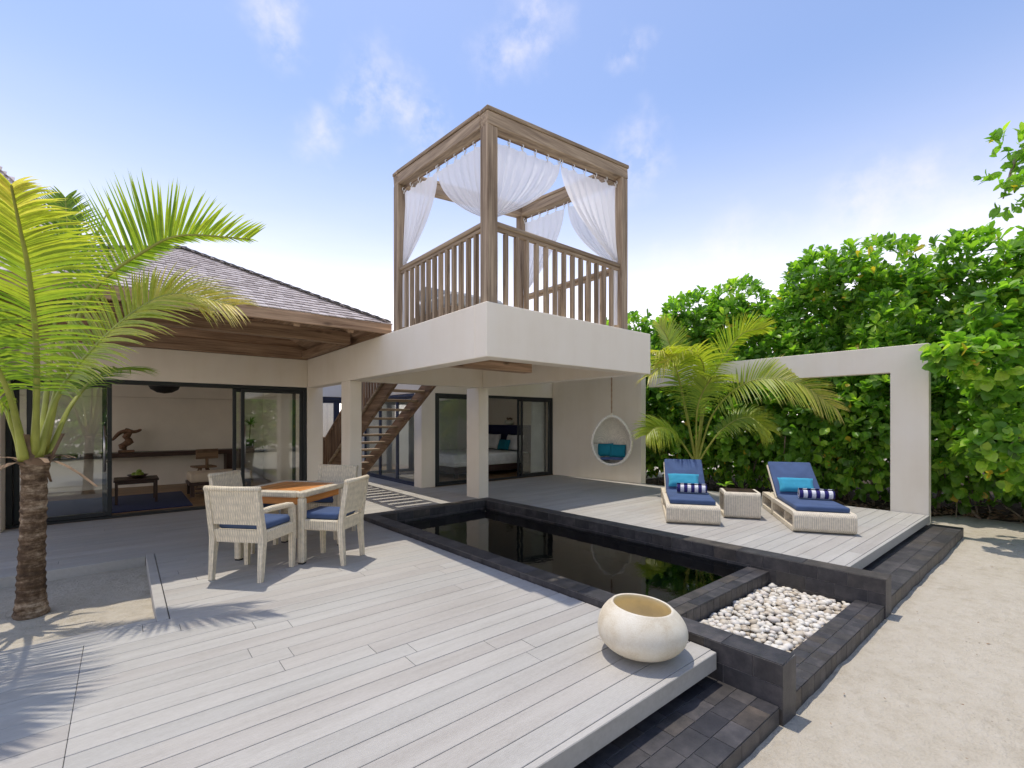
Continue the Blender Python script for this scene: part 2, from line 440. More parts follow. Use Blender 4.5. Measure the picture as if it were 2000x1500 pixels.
class MB:
    def __init__(s):
        s.v = []
        s.f = []

    def add(s, vs, fs):
        o = len(s.v)
        s.v.extend([tuple(float(c) for c in p) for p in vs])
        s.f.extend([tuple(i + o for i in f) for f in fs])
        return s

    def obox(s, c, ax, h, b=0.0):
        c = V(*c)
        X, Y, Z = [unit(a) for a in ax]
        hx, hy, hz = h
        if b <= 0:
            vs = [c + X * hx * i + Y * hy * j + Z * hz * k for i in (-1, 1) for j in (-1, 1) for k in (-1, 1)]
            fs = [(0, 1, 3, 2), (4, 6, 7, 5), (0, 4, 5, 1), (2, 3, 7, 6), (0, 2, 6, 4), (1, 5, 7, 3)]
            return s.add(vs, fs)
        b = min(b, hx * 0.45, hy * 0.45, hz * 0.45)
        vs, idx = [], {}
        for i in (-1, 1):
            for j in (-1, 1):
                for k in (-1, 1):
                    for a in range(3):
                        d = [hx - b, hy - b, hz - b]
                        d[a] = (hx, hy, hz)[a]
                        idx[(i, j, k, a)] = len(vs)
                        vs.append(c + X * d[0] * i + Y * d[1] * j + Z * d[2] * k)
        fs = []
        S = (-1, 1)
        for sg in S:
            for a in range(3):
                o = [x for x in range(3) if x != a]
                q = []
                for u, w in ((-1, -1), (1, -1), (1, 1), (-1, 1)):
                    t = [0, 0, 0]
                    t[a] = sg
                    t[o[0]] = u
                    t[o[1]] = w
                    q.append(idx[(*t, a)])
                if (sg > 0) != (a != 1):
                    q.reverse()
                fs.append(tuple(q))
        for a in range(3):
            o = [x for x in range(3) if x != a]
            for u in S:
                for w in S:
                    t1 = [0, 0, 0]
                    t2 = [0, 0, 0]
                    t1[a], t2[a] = -1, 1
                    for t in (t1, t2):
                        t[o[0]] = u
                        t[o[1]] = w
                    q = [idx[(*t1, o[0])], idx[(*t2, o[0])], idx[(*t2, o[1])], idx[(*t1, o[1])]]
                    flip = (u * w > 0)
                    if a == 1:
                        flip = not flip
                    if not flip:
                        q.reverse()
                    fs.append(tuple(q))
        for i in S:
            for j in S:
                for k in S:
                    q = [idx[(i, j, k, 0)], idx[(i, j, k, 1)], idx[(i, j, k, 2)]]
                    if i * j * k < 0:
                        q.reverse()
                    fs.append(tuple(q))
        return s.add(vs, fs)

    def box(s, x0, x1, y0, y1, z0, z1, b=0.0):
        return s.obox(((x0 + x1) / 2, (y0 + y1) / 2, (z0 + z1) / 2), ((1, 0, 0), (0, 1, 0), (0, 0, 1)),
                      (abs(x1 - x0) / 2, abs(y1 - y0) / 2, abs(z1 - z0) / 2), b)

    def bar(s, p, q, w, h, up=(0, 0, 1), b=0.0, ext=0.0):
        """a straight timber from p to q, w wide, h high"""
        p, q = V(*p), V(*q)
        d = q - p
        L = np.linalg.norm(d)
        d = d / L
        sd = unit(np.cross(up, d))
        u = np.cross(d, sd)
        return s.obox((p + q) / 2, (d, sd, u), (L / 2 + ext, w / 2, h / 2), b)

    def prism(s, poly, z0, z1):
        n = len(poly)
        vs = [(x, y, z0) for x, y in poly] + [(x, y, z1) for x, y in poly]
        fs = [tuple(range(n - 1, -1, -1)), tuple(range(n, 2 * n))]
        for i in range(n):
            j = (i + 1) % n
            fs.append((i, j, n + j, n + i))
        return s.add(vs, fs)

    def tube(s, pts, r, n=8, cap=True):
        pts = [V(*p) for p in pts]
        if not hasattr(r, '__len__'):
            r = [r] * len(pts)
        m = len(pts)
        T = [unit(pts[min(i + 1, m - 1)] - pts[max(i - 1, 0)]) for i in range(m)]
        a = V(0, 0, 1) if abs(T[0][2]) < 0.9 else V(1, 0, 0)
        A = unit(np.cross(T[0], a))
        vs = []
        for i in range(m):
            A = unit(A - T[i] * np.dot(A, T[i]))
            B = np.cross(T[i], A)
            for k in range(n):
                t = 2 * math.pi * k / n
                vs.append(pts[i] + (A * math.cos(t) + B * math.sin(t)) * r[i])
        fs = []
        for i in range(m - 1):
            for k in range(n):
                k2 = (k + 1) % n
                fs.append((i * n + k, i * n + k2, (i + 1) * n + k2, (i + 1) * n + k))
        if cap:
            fs.append(tuple(range(n - 1, -1, -1)))
            fs.append(tuple((m - 1) * n + k for k in range(n)))
        return s.add(vs, fs)

    def lathe(s, prof, n=32, c=(0, 0, 0), shear=None):
        vs, fs = [], []
        for r, z in prof:
            for k in range(n):
                t = 2 * math.pi * k / n
                x, y = r * math.cos(t), r * math.sin(t)
                zz = z + (shear(x, y, z) if shear else 0)
                vs.append((c[0] + x, c[1] + y, c[2] + zz))
        for i in range(len(prof) - 1):
            for k in range(n):
                k2 = (k + 1) % n
                fs.append((i * n + k, i * n + k2, (i + 1) * n + k2, (i + 1) * n + k))
        return s.add(vs, fs)

    def grid(s, P):
        """P: (a,b,3) array of points -> quads"""
        a, b = P.shape[:2]
        fs = [(i * b + j, i * b + j + 1, (i + 1) * b + j + 1, (i + 1) * b + j) for i in range(a - 1) for j in range(b - 1)]
        return s.add(P.reshape(-1, 3), fs)

    def build(s, name, mat, parent=None, smooth=False):
        me = bpy.data.meshes.new(name)
        me.from_pydata(s.v, [], s.f)
        me.materials.append(MATS[mat])
        if smooth:
            me.polygons.foreach_set('use_smooth', [True] * len(me.polygons))
        me.update()
        o = bpy.data.objects.new(name, me)
        COL.objects.link(o)
        if parent is not None:
            o.parent = parent
        return o


def fast_mesh(name, verts, quads, tris, mat, parent=None, tint=None, smooth=True):
    verts = np.asarray(verts, np.float32)
    nq, nt = len(quads), len(tris)
    me = bpy.data.meshes.new(name)
    me.vertices.add(len(verts))
    me.vertices.foreach_set('co', verts.ravel())
    idx = np.concatenate([np.asarray(quads, np.int32).ravel(), np.asarray(tris, np.int32).ravel()]) if nt else np.asarray(quads, np.int32).ravel()
    me.loops.add(len(idx))
    me.loops.foreach_set('vertex_index', idx)
    me.polygons.add(nq + nt)
    ls = np.concatenate([np.arange(nq) * 4, nq * 4 + np.arange(nt) * 3]).astype(np.int32)
    me.polygons.foreach_set('loop_start', ls)
    me.polygons.foreach_set('use_smooth', np.full(nq + nt, smooth))
    me.materials.append(MATS[mat])
    me.update(calc_edges=True)
    me.validate()
    if tint is not None:
        at = me.attributes.new('tint', 'FLOAT', 'POINT')
        at.data.foreach_set('value', np.asarray(tint, np.float32))
    o = bpy.data.objects.new(name, me)
    COL.objects.link(o)
    if parent is not None:
        o.parent = parent
    return o


def tag(o, label=None, cat=None, group=None, kind=None):
    if label:
        o['label'] = label
    if cat:
        o['category'] = cat
    if group:
        o['group'] = group
    if kind:
        o['kind'] = kind
    return o


def thing(name, label, cat, loc=(0, 0, 0), rz=0.0, group=None):
    o = bpy.data.objects.new(name, None)
    COL.objects.link(o)
    o.location = loc
    o.rotation_euler = (0, 0, rz)
    o.empty_display_size = 0.1
    return tag(o, label, cat, group)


def holder(name, parent):
    """an empty part that holds sub-parts"""
    o = bpy.data.objects.new(name, None)
    COL.objects.link(o)
    o.parent = parent
    o.empty_display_size = 0.05
    return o


def copy_tree(o, parent=None):
    c = o.copy()
    COL.objects.link(c)
    c.parent = parent
    for ch in list(o.children):
        copy_tree(ch, c)
    return c


def catmull(P, n):
    P = [V(*p) for p in P]
    P = [2 * P[0] - P[1]] + P + [2 * P[-1] - P[-2]]
    out = []
    segs = len(P) - 3
    for i in range(n):
        t = i / (n - 1) * segs
        k = min(int(t), segs - 1)
        u = t - k
        a, b, c, d = P[k:k + 4]
        out.append(0.5 * ((2 * b) + (c - a) * u + (2 * a - 5 * b + 4 * c - d) * u * u + (3 * b - a - 3 * c + d) * u ** 3))
    return np.array(out)


# ------------------------------------------------------------------ ground
def build_ground():
    xs = sorted(set([-400, -150, -60, -30, -18, -12] + [round(-9 + 0.25 * i, 3) for i in range(10)] +
                    [round(2 + 0.12 * i, 3) for i in range(88)] + [-6, -4, -2, 0, 1, 14, 18, 25, 40, 80, 200, 400] + [2.86, 3.14, 5.29, 5.40]))
    ys = sorted(set([-400, -150, -60, -30, -18, -12, -9, -7] + [round(-5 + 0.14 * i, 3) for i in range(46)] +
                    [1.33, 2.15, 3, 5, 7.0, 9, 12, 16, 25, 40, 80, 200, 400]))
    vs, fs = [], []
    for y in ys:
        for x in xs:
            z = -0.30
            if 1.9 < x < 12.5 and -5.2 < y < 1.3:
                z += 0.020 * mnoise.noise(Vector((x * 0.9, y * 0.9, 0.3))) + 0.020 * mnoise.noise(Vector((x * 3.1, y * 3.1, 1.7))) + 0.010 * mnoise.noise(Vector((x * 7.3, y * 7.3, 5.7)))
                z -= 0.010 * max(0, min(1, (y - 0.7) / 0.4))
            vs.append((x, y, z))
    nx = len(xs)
    for j in range(len(ys) - 1):
        for i in range(nx - 1):
            cx, cy = (xs[i] + xs[i + 1]) / 2, (ys[j] + ys[j + 1]) / 2
            if 3.14 < cx < 5.29 and 1.33 < cy < 7.0:
                continue
            fs.append((j * nx + i, j * nx + i + 1, (j + 1) * nx + i + 1, (j + 1) * nx + i))
    b = MB()
    b.add(vs, fs)
    o = b.build('sand_ground', 'sand', smooth=True)
    tag(o, 'pale coral sand ground around the decks', kind='structure')
    # planted strip of dark soil under the hedge
    b = MB()
    edge = [(11.55 + 0.16 * mnoise.noise(Vector((y * 1.7, 0.2, 0))) + (0.55 if y < 1.6 else 0.0) - max(0, (y - 2.0)) * 0.24, y) for y in np.arange(-6, 8.5, 0.25)]
    pts = [(x, y) for x, y in edge] + [(30, 8.25), (30, -6)]
    n = len(edge)
    vs = []
    for (x, y) in edge:
        for k, dx in enumerate((0, 0.12, 0.5, 2.0, 14.0)):
            vs.append((x + dx, y, -0.318 + (0.0, 0.03, 0.045, 0.06, 0.06)[k] + 0.012 * mnoise.noise(Vector((x * 5 + dx * 3, y * 5, 0)))))
    fs = [(i * 5 + k, i * 5 + k + 1, (i + 1) * 5 + k + 1, (i + 1) * 5 + k) for i in range(n - 1) for k in range(4)]
    b.add(vs, fs)
    tag(b.build('soil_strip', 'soil', smooth=True), 'dark planted soil strip at the foot of the hedge', kind='structure')


build_ground()


# ------------------------------------------------------------------ decks
rng = random.Random(7)
PW, GAP, PT = 0.150, 0.0045, 0.028


def planks(parent, x0, x1, y0, y1, joints, hole=None, xr=None):
    """boards along X; joints(i) -> x positions of butt joints in row i; hole=(x0,x1,y0,y1)"""
    i = 0
    y = y0
    while y < y1 - 0.02:
        yb = min(y + PW - GAP, y1)
        xa, xb = x0, x1
        if xr:
            xa, xb = xr(y, yb)
        spans = [(xa, xb)]
        if hole and yb > hole[2] and y < hole[3]:
            spans = [(xa, hole[0]), (hole[1], xb)]
        for a, b_ in spans:
            if b_ - a < 0.05:
                continue
            cuts = [a] + [c for c in joints(i) if a + 0.12 < c < b_ - 0.12] + [b_]
            for k in range(len(cuts) - 1):
                dz = rng.uniform(-0.0008, 0.0008)
                m = MB().box(cuts[k] + 0.0012, cuts[k + 1] - 0.0012, y, yb, -PT + dz, dz, 0.002)
                m.build('plank', 'deck_board', parent)
        y += PW
        i += 1


def build_decks():
    # left deck, round the sand bed of the palm
    b = MB()
    b.box(-4.0, 2.90, 1.60, 4.30, -0.095, -0.035)
    b.box(-4.0, -1.75, 4.30, 6.75, -0.095, -0.035)
    b.box(0.30, 2.80, 4.30, 6.75, -0.095, -0.035)
    b.box(-4.0, 2.80, 6.75, 9.40, -0.095, -0.035)
    for x in (-2.6, -1.0, 0.6, 2.2):
        b.box(x - 0.06, x + 0.06, 1.9, 2.02, -0.32, -0.095)
        b.box(x - 0.06, x + 0.06, 4.0, 4.12, -0.32, -0.095)
    d = b.build('deck', 'cap_dark')
    tag(d, 'grey timber deck in front of the dining table and palm', kind='structure')
    def jl(i):
        s = 0.95 - 0.21 * (i % 14) + (1.9 if (i % 3 == 1) else 0.0)
        pts = [s - 4.4, s - 2.2, s, s + 2.2, s + 4.4]
        if i < 18:
            pts = [p for p in pts if not (-0.7 < p < 0.3)] + ([-0.2] if 7 < i < 19 else [])
        return sorted(pts)
    def xr(y, yb):
        return -4.0, 2.995 - (y - 1.11) * 0.0351 - 0.012 if y < 7.0 else 2.73
    planks(d, 0, 0, 1.535, 9.40, jl, (-1.62, 0.275, 4.40, 6.60), xr)
    f = MB().box(-4.0, 2.955, 1.490, 1.531, -0.112, 0.001, 0.004)
    f.build('edge_board', 'deck_board', d)
    for x0, x1, y0, y1 in ((0.195, 0.270, 4.388, 6.632), (-1.615, -1.54, 4.388, 6.632)):
        MB().box(x0, x1, y0, y1, -0.17, 0.002, 0.004).build('edge_board', 'deck_board', d)
    MB().box(-1.538, 0.193, 6.55, 6.632, -0.17, 0.001, 0.004).build('edge_board', 'deck_board', d)
    MB().box(-1.538, 0.193, 4.388, 4.462, -0.17, 0.001, 0.004).build('edge_board', 'deck_board', d)
    # sand bed
    n = 26
    P = np.zeros((n, n, 3))
    for i in range(n):
        for j in range(n):
            x = -1.55 + 1.76 * i / (n - 1)
            y = 4.47 + 2.08 * j / (n - 1)
            r = math.hypot(x + 0.57, y - 5.43)
            z = -0.105 + 0.02 * math.exp(-(r / 0.45) ** 2) + 0.075 * max(0, 1 - (y - 4.47) / 0.7) ** 2
            z += 0.014 * mnoise.noise(Vector((x * 3, y * 3, 4.0))) + 0.006 * mnoise.noise(Vector((x * 9, y * 9, 4.0)))
            P[i, j] = (x, y, min(z, -0.012))
    P = P[::-1]
    tag(MB().grid(P).build('sand_bed', 'sand', smooth=True), 'sand bed let into the deck around the palm', kind='structure')

    # right deck
    b = MB()
    b.prism([(5.56, 1.60), (9.72, 1.60), (9.45, 6.5), (9.05, 9.2), (5.42, 9.2)], -0.095, -0.035)
    for x in (6.2, 7.6, 9.0):
        b.box(x - 0.06, x + 0.06, 1.9, 2.02, -0.32, -0.095)
    d = b.build('deck', 'cap_dark')
    tag(d, 'pale timber deck under the sun loungers and egg chair', kind='structure')
    def jr(i):
        s = 6.4 + 0.55 * ((i * 5) % 7)
        return sorted([s - 2.2, s, s + 2.2])
    def xr2(y, yb):
        a = 5.525 - (y - 1.11) * 0.0445 + 0.012 if y < 7.05 else 5.30
        e = 9.80 if y < 2.0 else 9.80 - (y - 2.0) * 0.062 if y < 6.6 else 9.44 - (y - 6.6) * 0.089
        return a, e
    planks(d, 0, 0, 1.535, 9.20, jr, None, xr2)
    MB().box(5.52, 9.805, 1.490, 1.531, -0.112, 0.001, 0.004).build('edge_board', 'deck_board', d)
    # deck of the covered passage behind the pool
    b = MB().box(2.80, 5.28, 7.12, 12.5, -0.095, -0.035)
    d = b.build('deck', 'cap_dark')
    tag(d, 'shaded timber deck at the foot of the staircase', kind='structure')
    planks(d, 2.735, 5.297, 7.10, 12.5, lambda i: [3.6 + 0.5 * (i % 3)])


build_decks()


# ------------------------------------------------------------------ stone: tiles laid on a core
def tile_face(parent, o, u, v, nrm, lu, lv, tu, tv, stagger=0.5, th=0.005, gap=0.0035, jit=0.0):
    o, u, v, nrm = V(*o), unit(u), unit(v), unit(nrm)
    rows = max(1, round(lv / tv))
    tv = lv / rows
    for r in range(rows):
        cuts = [0.0]
        x = tu * (stagger if r % 2 else 1.0) * (1 + rng.uniform(-jit, jit))
        while x < lu - tu * 0.3:
            cuts.append(x)
            x += tu * (1 + rng.uniform(-jit, jit))
        cuts.append(lu)
        for a, b in zip(cuts[:-1], cuts[1:]):
            c = o + u * (a + b) / 2 + v * (r + 0.5) * tv + nrm * (th / 2 + rng.uniform(-0.0006, 0.0006))
            MB().obox(c, (u, v, nrm), ((b - a - gap) / 2, (tv - gap) / 2, th / 2), 0.0015).build('tile', 'black_tile', parent)


def stone_block(parent, poly, z0, z1, top=None, sides=(), core='grout'):
    """poly: 4 plan corners counter-clockwise; top=(tu,tv,edge index the rows follow); sides=[(edge index,tu,tv)]"""
    th = 0.005
    P = [V(*p) for p in poly]
    c = sum(P) / 4
    n = len(P)
    core_poly = []
    for i in range(n):
        d1 = unit(P[i] - P[i - 1])
        d2 = unit(P[(i + 1) % n] - P[i])
        n1, n2 = V(-d1[1], d1[0]), V(-d2[1], d2[0])
        core_poly.append(tuple(P[i] + (n1 + n2) * th))
    MB().prism(core_poly, z0, z1 - th).build('core', core, parent)
    for e, tu, tv in sides:
        a, b = P[e], P[(e + 1) % n]
        d = unit(b - a)
        nn = V(d[1], -d[0], 0)
        inn = -nn * th
        tile_face(parent, (a[0] + inn[0], a[1] + inn[1], z0), (d[0], d[1], 0), (0, 0, 1), nn, np.linalg.norm(b - a), z1 - th - z0 - 0.001, tu, tv, 0.5, jit=0.05)
    if top:
        tu, tv, e = top
        a, b, c2, d2 = P[e], P[(e + 1) % n], P[(e + 2) % n], P[(e + 3) % n]
        d = unit(b - a)
        nv = V(-d[1], d[0])
        tile_face(parent, (a[0], a[1], z1 - th), (d[0], d[1], 0), (nv[0], nv[1], 0), (0, 0, 1), np.linalg.norm(b - a), abs(np.dot(d2 - a, nv)), tu, tv, 0.5, jit=0.12)


def build_pool():
    pool = thing('plunge_pool', 'long plunge pool walled in black stone tiles with a spill edge', 'pool')
    zt, zb = 0.058, -0.34
    lo = lambda y: 2.995 - (y - 1.11) * 0.0351
    ro = lambda y: 5.525 - (y - 1.11) * 0.0445
    w = 0.205
    # corners: outer left line lo, outer right line ro
    left = holder('pool_wall', pool)
    stone_block(left, [(lo(1.11), 1.11), (lo(1.11) + w, 1.11), (lo(6.97) + w, 6.79), (lo(6.97), 6.97)], zb, zt,
                (0.62, 0.21, 3), [(0, 0.21, 0.40), (1, 0.30, 0.13), (3, 0.30, 0.13)])
    right = holder('pool_wall', pool)
    stone_block(right, [(ro(1.11) - w, 1.11), (ro(1.11), 1.11), (ro(7.06), 7.06), (ro(7.06) - w, 6.85)], zb, zt,
                (0.62, 0.21, 1), [(0, 0.21, 0.40), (1, 0.30, 0.13), (3, 0.26, 0.133)])
    back = holder('pool_wall', pool)
    stone_block(back, [(lo(6.97) + w + 0.004, 6.79), (ro(7.06) - w - 0.004, 6.85), (ro(7.06) - 0.004, 7.06), (lo(6.97) + 0.004, 6.972)], zb, zt,
                None, [(0, 0.30, 0.13), (2, 0.30, 0.13)])
    tile_face(back, (lo(6.97) + 0.006, 6.785, zt - 0.005), (1, 0.03, 0), (-0.03, 1, 0), (0, 0, 1), ro(7.06) - lo(6.97) - 0.22, 0.205, 0.62, 0.205)
    weir = holder('spill_wall', pool)
    stone_block(weir, [(3.185, 2.09), (5.298, 2.09), (5.29, 2.31), (3.18, 2.31)], -0.30, -0.102, (0.30, 0.105, 0), [(0, 0.115, 0.19)])
    curb = holder('curb', pool)
    stone_block(curb, [(3.205, 1.12), (5.315, 1.12), (5.31, 1.335), (3.20, 1.335)], -0.34, -0.186, (0.115, 0.105, 0), [(0, 0.115, 0.15), (2, 0.2, 0.15)])
    # basin below the water
    b = MB()
    b.box(3.14, 5.31, 2.28, 6.90, -1.25, -1.20)
    b.box(3.10, 3.15, 2.28, 6.90, -1.20, -0.335)
    b.box(5.28, 5.33, 2.28, 6.90, -1.20, -0.335)
    b.box(3.14, 5.31, 6.84, 6.89, -1.20, -0.335)
    b.box(3.14, 5.31, 2.255, 2.295, -1.20, -0.302)
    b.build('basin', 'pool_floor', pool)
    P = np.zeros((2, 2, 3))
    wv = MB().add([(3.17, 2.24, -0.108), (5.31, 2.24, -0.108), (5.17, 6.88, -0.108), (2.98, 6.84, -0.108)], [(0, 1, 2, 3)])
    wv.build('water', 'water', pool)
    # steps in front of the decks
    st = thing('stone_step', 'black tiled step in front of the left deck, beside the stone pot', 'step')
    stone_block(st, [(-3.0, 1.125), (2.985, 1.125), (2.985, 1.62), (-3.0, 1.62)], -0.34, -0.192, None, [(0, 0.22, 0.15)])
    tile_face(st, (1.2, 1.125, -0.197), (1, 0, 0), (0, 1, 0), (0, 0, 1), 1.785, 0.495, 0.215, 0.124, jit=0.1)
    st = thing('stone_step', 'black tiled step below the lounger deck at the corner of the white frame', 'step')
    stone_block(st, [(5.54, 1.125), (10.0, 1.125), (10.0, 1.62), (5.54, 1.62)], -0.34, -0.160, (0.30, 0.165, 0), [(0, 0.22, 0.18), (1, 0.22, 0.18)])
    # gravel: far too many stones to count
    ico = []
    import bmesh
    bm = bmesh.new()
    bmesh.ops.create_icosphere(bm, subdivisions=1, radius=1.0)
    bm.verts.ensure_lookup_table()
    iv = np.array([v.co for v in bm.verts])
    it = np.array([[v.index for v in f.verts] for f in bm.faces])
    bm.free()
    rs = np.random.RandomState(3)
    vs, ts, tn = [], [], []
    o = 0
    for layer, (z, cnt) in enumerate(((-0.268, 260), (-0.240, 470))):
        placed = []
        tries = 0
        while len(placed) < cnt and tries < 60000:
            tries += 1
            x, y = rs.uniform(3.235, 5.275), rs.uniform(1.36, 2.075)
            a = rs.uniform(0.024, 0.047)
            if all((x - p[0]) ** 2 + (y - p[1]) ** 2 > ((a + p[2]) * 0.62) ** 2 for p in placed):
                placed.append((x, y, a))
                sc = V(a * rs.uniform(1.0, 1.35), a * rs.uniform(0.75, 1.0), a * rs.uniform(0.5, 0.7))
                wob = 1 + rs.uniform(-0.10, 0.10, len(iv))
                p = iv * wob[:, None] * sc
                t = rs.uniform(0, 6.28)
                ti = rs.uniform(-0.35, 0.35)
                Rm = np.array(Matrix.Rotation(t, 3, 'Z') @ Matrix.Rotation(ti, 3, 'X'))
                p = p @ Rm.T + V(x, y, z + rs.uniform(-0.012, 0.014))
                vs.append(p)
                ts.append(it + o)
                o += len(iv)
                tn.append(np.full(len(iv), rs.uniform(0, 1)))
    g = fast_mesh('gravel', np.concatenate(vs), np.zeros((0, 4), int), np.concatenate(ts), 'pebble', None, np.concatenate(tn))
    tag(g, 'white and cream pebbles filling the trough below the spill edge', 'gravel', kind='stuff')
    b = MB().box(3.2, 5.3, 1.34, 2.09, -0.33, -0.27)
    b.build('trough_bed', 'soil', pool)


build_pool()


# ------------------------------------------------------------------ villa
villa = thing('villa', 'cream plastered villa with shingled roof, glass doors and a roof terrace', 'house')


def part(name, mat, parent, *boxes, b=0.006):
    m = MB()
    for q in boxes:
        m.box(*q, b)
    return m.build(name, mat, parent)


def build_villa():
    Wp = lambda *q, name='wall', mat='plaster': part(name, mat, villa, q)
    # left wing
    Wp(-1.25, 2.727, 9.45, 9.65, 2.13, 2.655)
    Wp(-3.2, -1.253, 9.14, 9.65, -0.1, 2.655)
    Wp(2.729, 3.02, 9.453, 9.75, -0.1, 2.655)
    Wp(2.82, 3.02, 9.753, 13.9, -0.1, 2.655)
    Wp(-4.1, 2.818, 13.6, 13.8, -0.1, 2.655, mat='plaster_inside')
    Wp(-4.1, -3.95, 9.66, 13.59, 2.45, 2.655)
    Wp(-4.05, 2.818, 9.66, 13.59, 2.60, 2.65, name='ceiling', mat='white_paint')
    Wp(-4.0, 2.818, 13.52, 13.59, 2.02, 2.60, name='ceiling_bulkhead', mat='plaster_inside')
    # roof terrace on its ring of beams
    Wp(2.732, 5.485, 3.683, 3.883, 2.125, 2.665, name='beam')
    Wp(2.732, 2.93, 3.884, 9.448, 2.125, 2.665, name='beam')
    Wp(5.30, 5.485, 3.884, 7.268, 2.125, 2.665, name='beam')
    Wp(2.932, 5.485, 7.27, 7.45, 2.125, 2.60, name='beam')
    Wp(2.932, 5.298, 3.885, 7.268, 2.50, 2.60, name='terrace_floor', mat='plaster')
    part('joist', 'eave_x', villa, (2.94, 4.87, 5.38, 5.56, 2.235, 2.44), b=0.01)
    part('joist', 'eave_x', villa, (2.94, 4.99, 5.34, 5.60, 2.442, 2.495), b=0.004)
    Wp(2.735, 2.925, 7.272, 7.65, -0.1, 2.124, name='column')
    Wp(5.25, 5.482, 7.325, 7.74, -0.1, 2.124, name='column')
    # right wing
    Wp(5.09, 5.44, 9.28, 9.62, -0.1, 2.66)
    Wp(5.092, 5.24, 9.622, 12.6, 2.12, 2.66)
    Wp(5.442, 9.18, 9.30, 9.45, 2.12, 2.66)
    MB().prism([(9.42, 6.58), (9.60, 6.58), (9.37, 9.30), (9.185, 9.30)], -0.1, 2.70).build('wall', 'plaster', villa)
    Wp(9.2, 9.4, 9.305, 12.9, -0.1, 2.66)
    Wp(5.1, 9.198, 12.6, 12.8, -0.1, 2.66, mat='white_paint')
    Wp(5.25, 9.198, 9.46, 12.59, 2.60, 2.65, name='ceiling', mat='white_paint')
    Wp(3.022, 5.088, 12.6, 12.78, 2.12, 3.0, mat='white_paint')
    Wp(3.0, 5.2, 15.2, 15.3, -0.1, 2.9, mat='plaster_inside')
    # floors indoors
    for (x0, x1, y0, y1, ax) in ((-3.95, 2.818, 9.402, 13.6, 'x'), (5.252, 9.198, 9.21, 12.6, 'x'), (3.02, 5.09, 12.52, 15.2, 'x')):
        fl = part('floor', 'dark_wood_x', villa, (x0, x1, y0, y1, -0.09, -0.022), b=0)
        y = y0
        k = 0
        while y < y1 - 0.01:
            w = min(0.145, y1 - y)
            cuts = [x0, x0 + (x1 - x0) * (0.3 + 0.17 * (k % 4)), x1]
            for a, c in zip(cuts[:-1], cuts[1:]):
                MB().box(a, c - 0.002, y, y + w - 0.003, -0.021, -0.004).build('floorboard', 'floor_wood_x', fl)
            y += 0.145
            k += 1

    # ---- pyramid roof over the left wing
    ax, ay, az = 0.65, 8.3, 3.975
    x0, x1, y0, y1, ez = -1.55, 2.85, 6.1, 10.5, 2.825
    A = (ax, ay, az)
    c = [(x0, y0, ez), (x1, y0, ez), (x1, y1, ez), (x0, y1, ez)]
    t = 0.075
    vs = [A] + c + [(ax, ay, az - t)] + [(x, y, z - t * 0.6) for x, y, z in c]
    fs = [(0, 1, 2), (0, 2, 3), (0, 3, 4), (0, 4, 1), (5, 7, 6), (5, 8, 7), (5, 9, 8), (5, 6, 9),
          (1, 6, 7, 2), (2, 7, 8, 3), (3, 8, 9, 4), (4, 9, 6, 1)]
    roof = MB().add(vs, fs).build('roof', 'eave_y', villa)
    rs = np.random.RandomState(5)
    V_, Q_, T_ = [], [], []

    def shingles(c0, c1, apex, row=0.118, wid=0.11):
        c0, c1, apex = V(*c0), V(*c1), V(*apex)
        u = unit(c1 - c0)
        L = np.linalg.norm(c1 - c0)
        mid = c0 + u * np.dot(apex - c0, u)
        sl = apex - mid
        S = np.linalg.norm(sl)
        s = sl / S
        nn = unit(np.cross(u, s))
        tA = np.dot(apex - c0, u)
        rows = int(S / row)
        for r in range(rows + 1):
            d = r * row
            f = min(d / S, 1)
            a, b = tA * f, L - (L - tA) * f
            x = a - rs.uniform(0, wid)
            while x < b:
                w = wid * rs.uniform(0.8, 1.2)
                xa, xb = max(x, a - 0.02), min(x + w - 0.004, b + 0.02)
                x += w
                if xb - xa < 0.02:
                    continue
                drop = rs.uniform(-0.018, 0.018)
                th = 0.011 + rs.uniform(0, 0.003)
                p0 = c0 + s * (d - 0.03 + drop) + nn * 0.030
                p1 = c0 + s * min(d + row * 1.1, S) + nn * 0.012
                q = [p0 + u * xa, p0 + u * xb, p1 + u * xb, p1 + u * xa]
                q += [p - nn * th for p in q]
                o = len(V_) * 8
                V_.append(np.array(q))
                Q_.append(np.array([[0, 1, 2, 3], [4, 5, 1, 0], [5, 6, 2, 1], [7, 4, 0, 3]]) + o)
                T_.append(np.full(8, rs.uniform(0, 1)))
    shingles(c[0], c[1], A)
    shingles(c[3], c[0], A)
    shingles(c[1], c[2], A)
    sh = fast_mesh('shingles', np.concatenate(V_), np.concatenate(Q_), np.zeros((0, 3), int), 'shingle', roof, np.concatenate(T_), smooth=False)
    tag(sh, kind='stuff')
    for k, cc in enumerate((c[1], c[0])):
        P, Q = V(*cc), V(*A)
        n = 22
        for i in range(n):
            a = P + (Q - P) * (i / n)
            b = P + (Q - P) * ((i + 1.25) / n)
            MB().bar(a + V(0, 0, 0.050), b + V(0, 0, 0.034), 0.13, 0.022, b=0.004).build('ridge_cap', 'cap_dark', roof)
    # eave board, rafters, beam and wall plate
    part('eave_board', 'eave_x', villa, (x0, x1 + 0.02, y0 - 0.034, y0 - 0.002, 2.692, 2.828))
    part('eave_board', 'eave_y', villa, (x1 - 0.012, x1 + 0.02, y0, y1, 2.694, 2.826))
    part('eave_beam', 'eave_x', villa, (x0, 2.728, 7.22, 7.36, 2.685, 2.868), b=0.008)
    part('wall_plate', 'eave_x', villa, (-1.6, 2.728, 9.37, 9.50, 2.658, 2.875), b=0.006)
    part('soffit_board', 'eave_x', villa, (-1.6, 2.728, 9.40, 9.43, 2.88, 3.3), b=0.0)
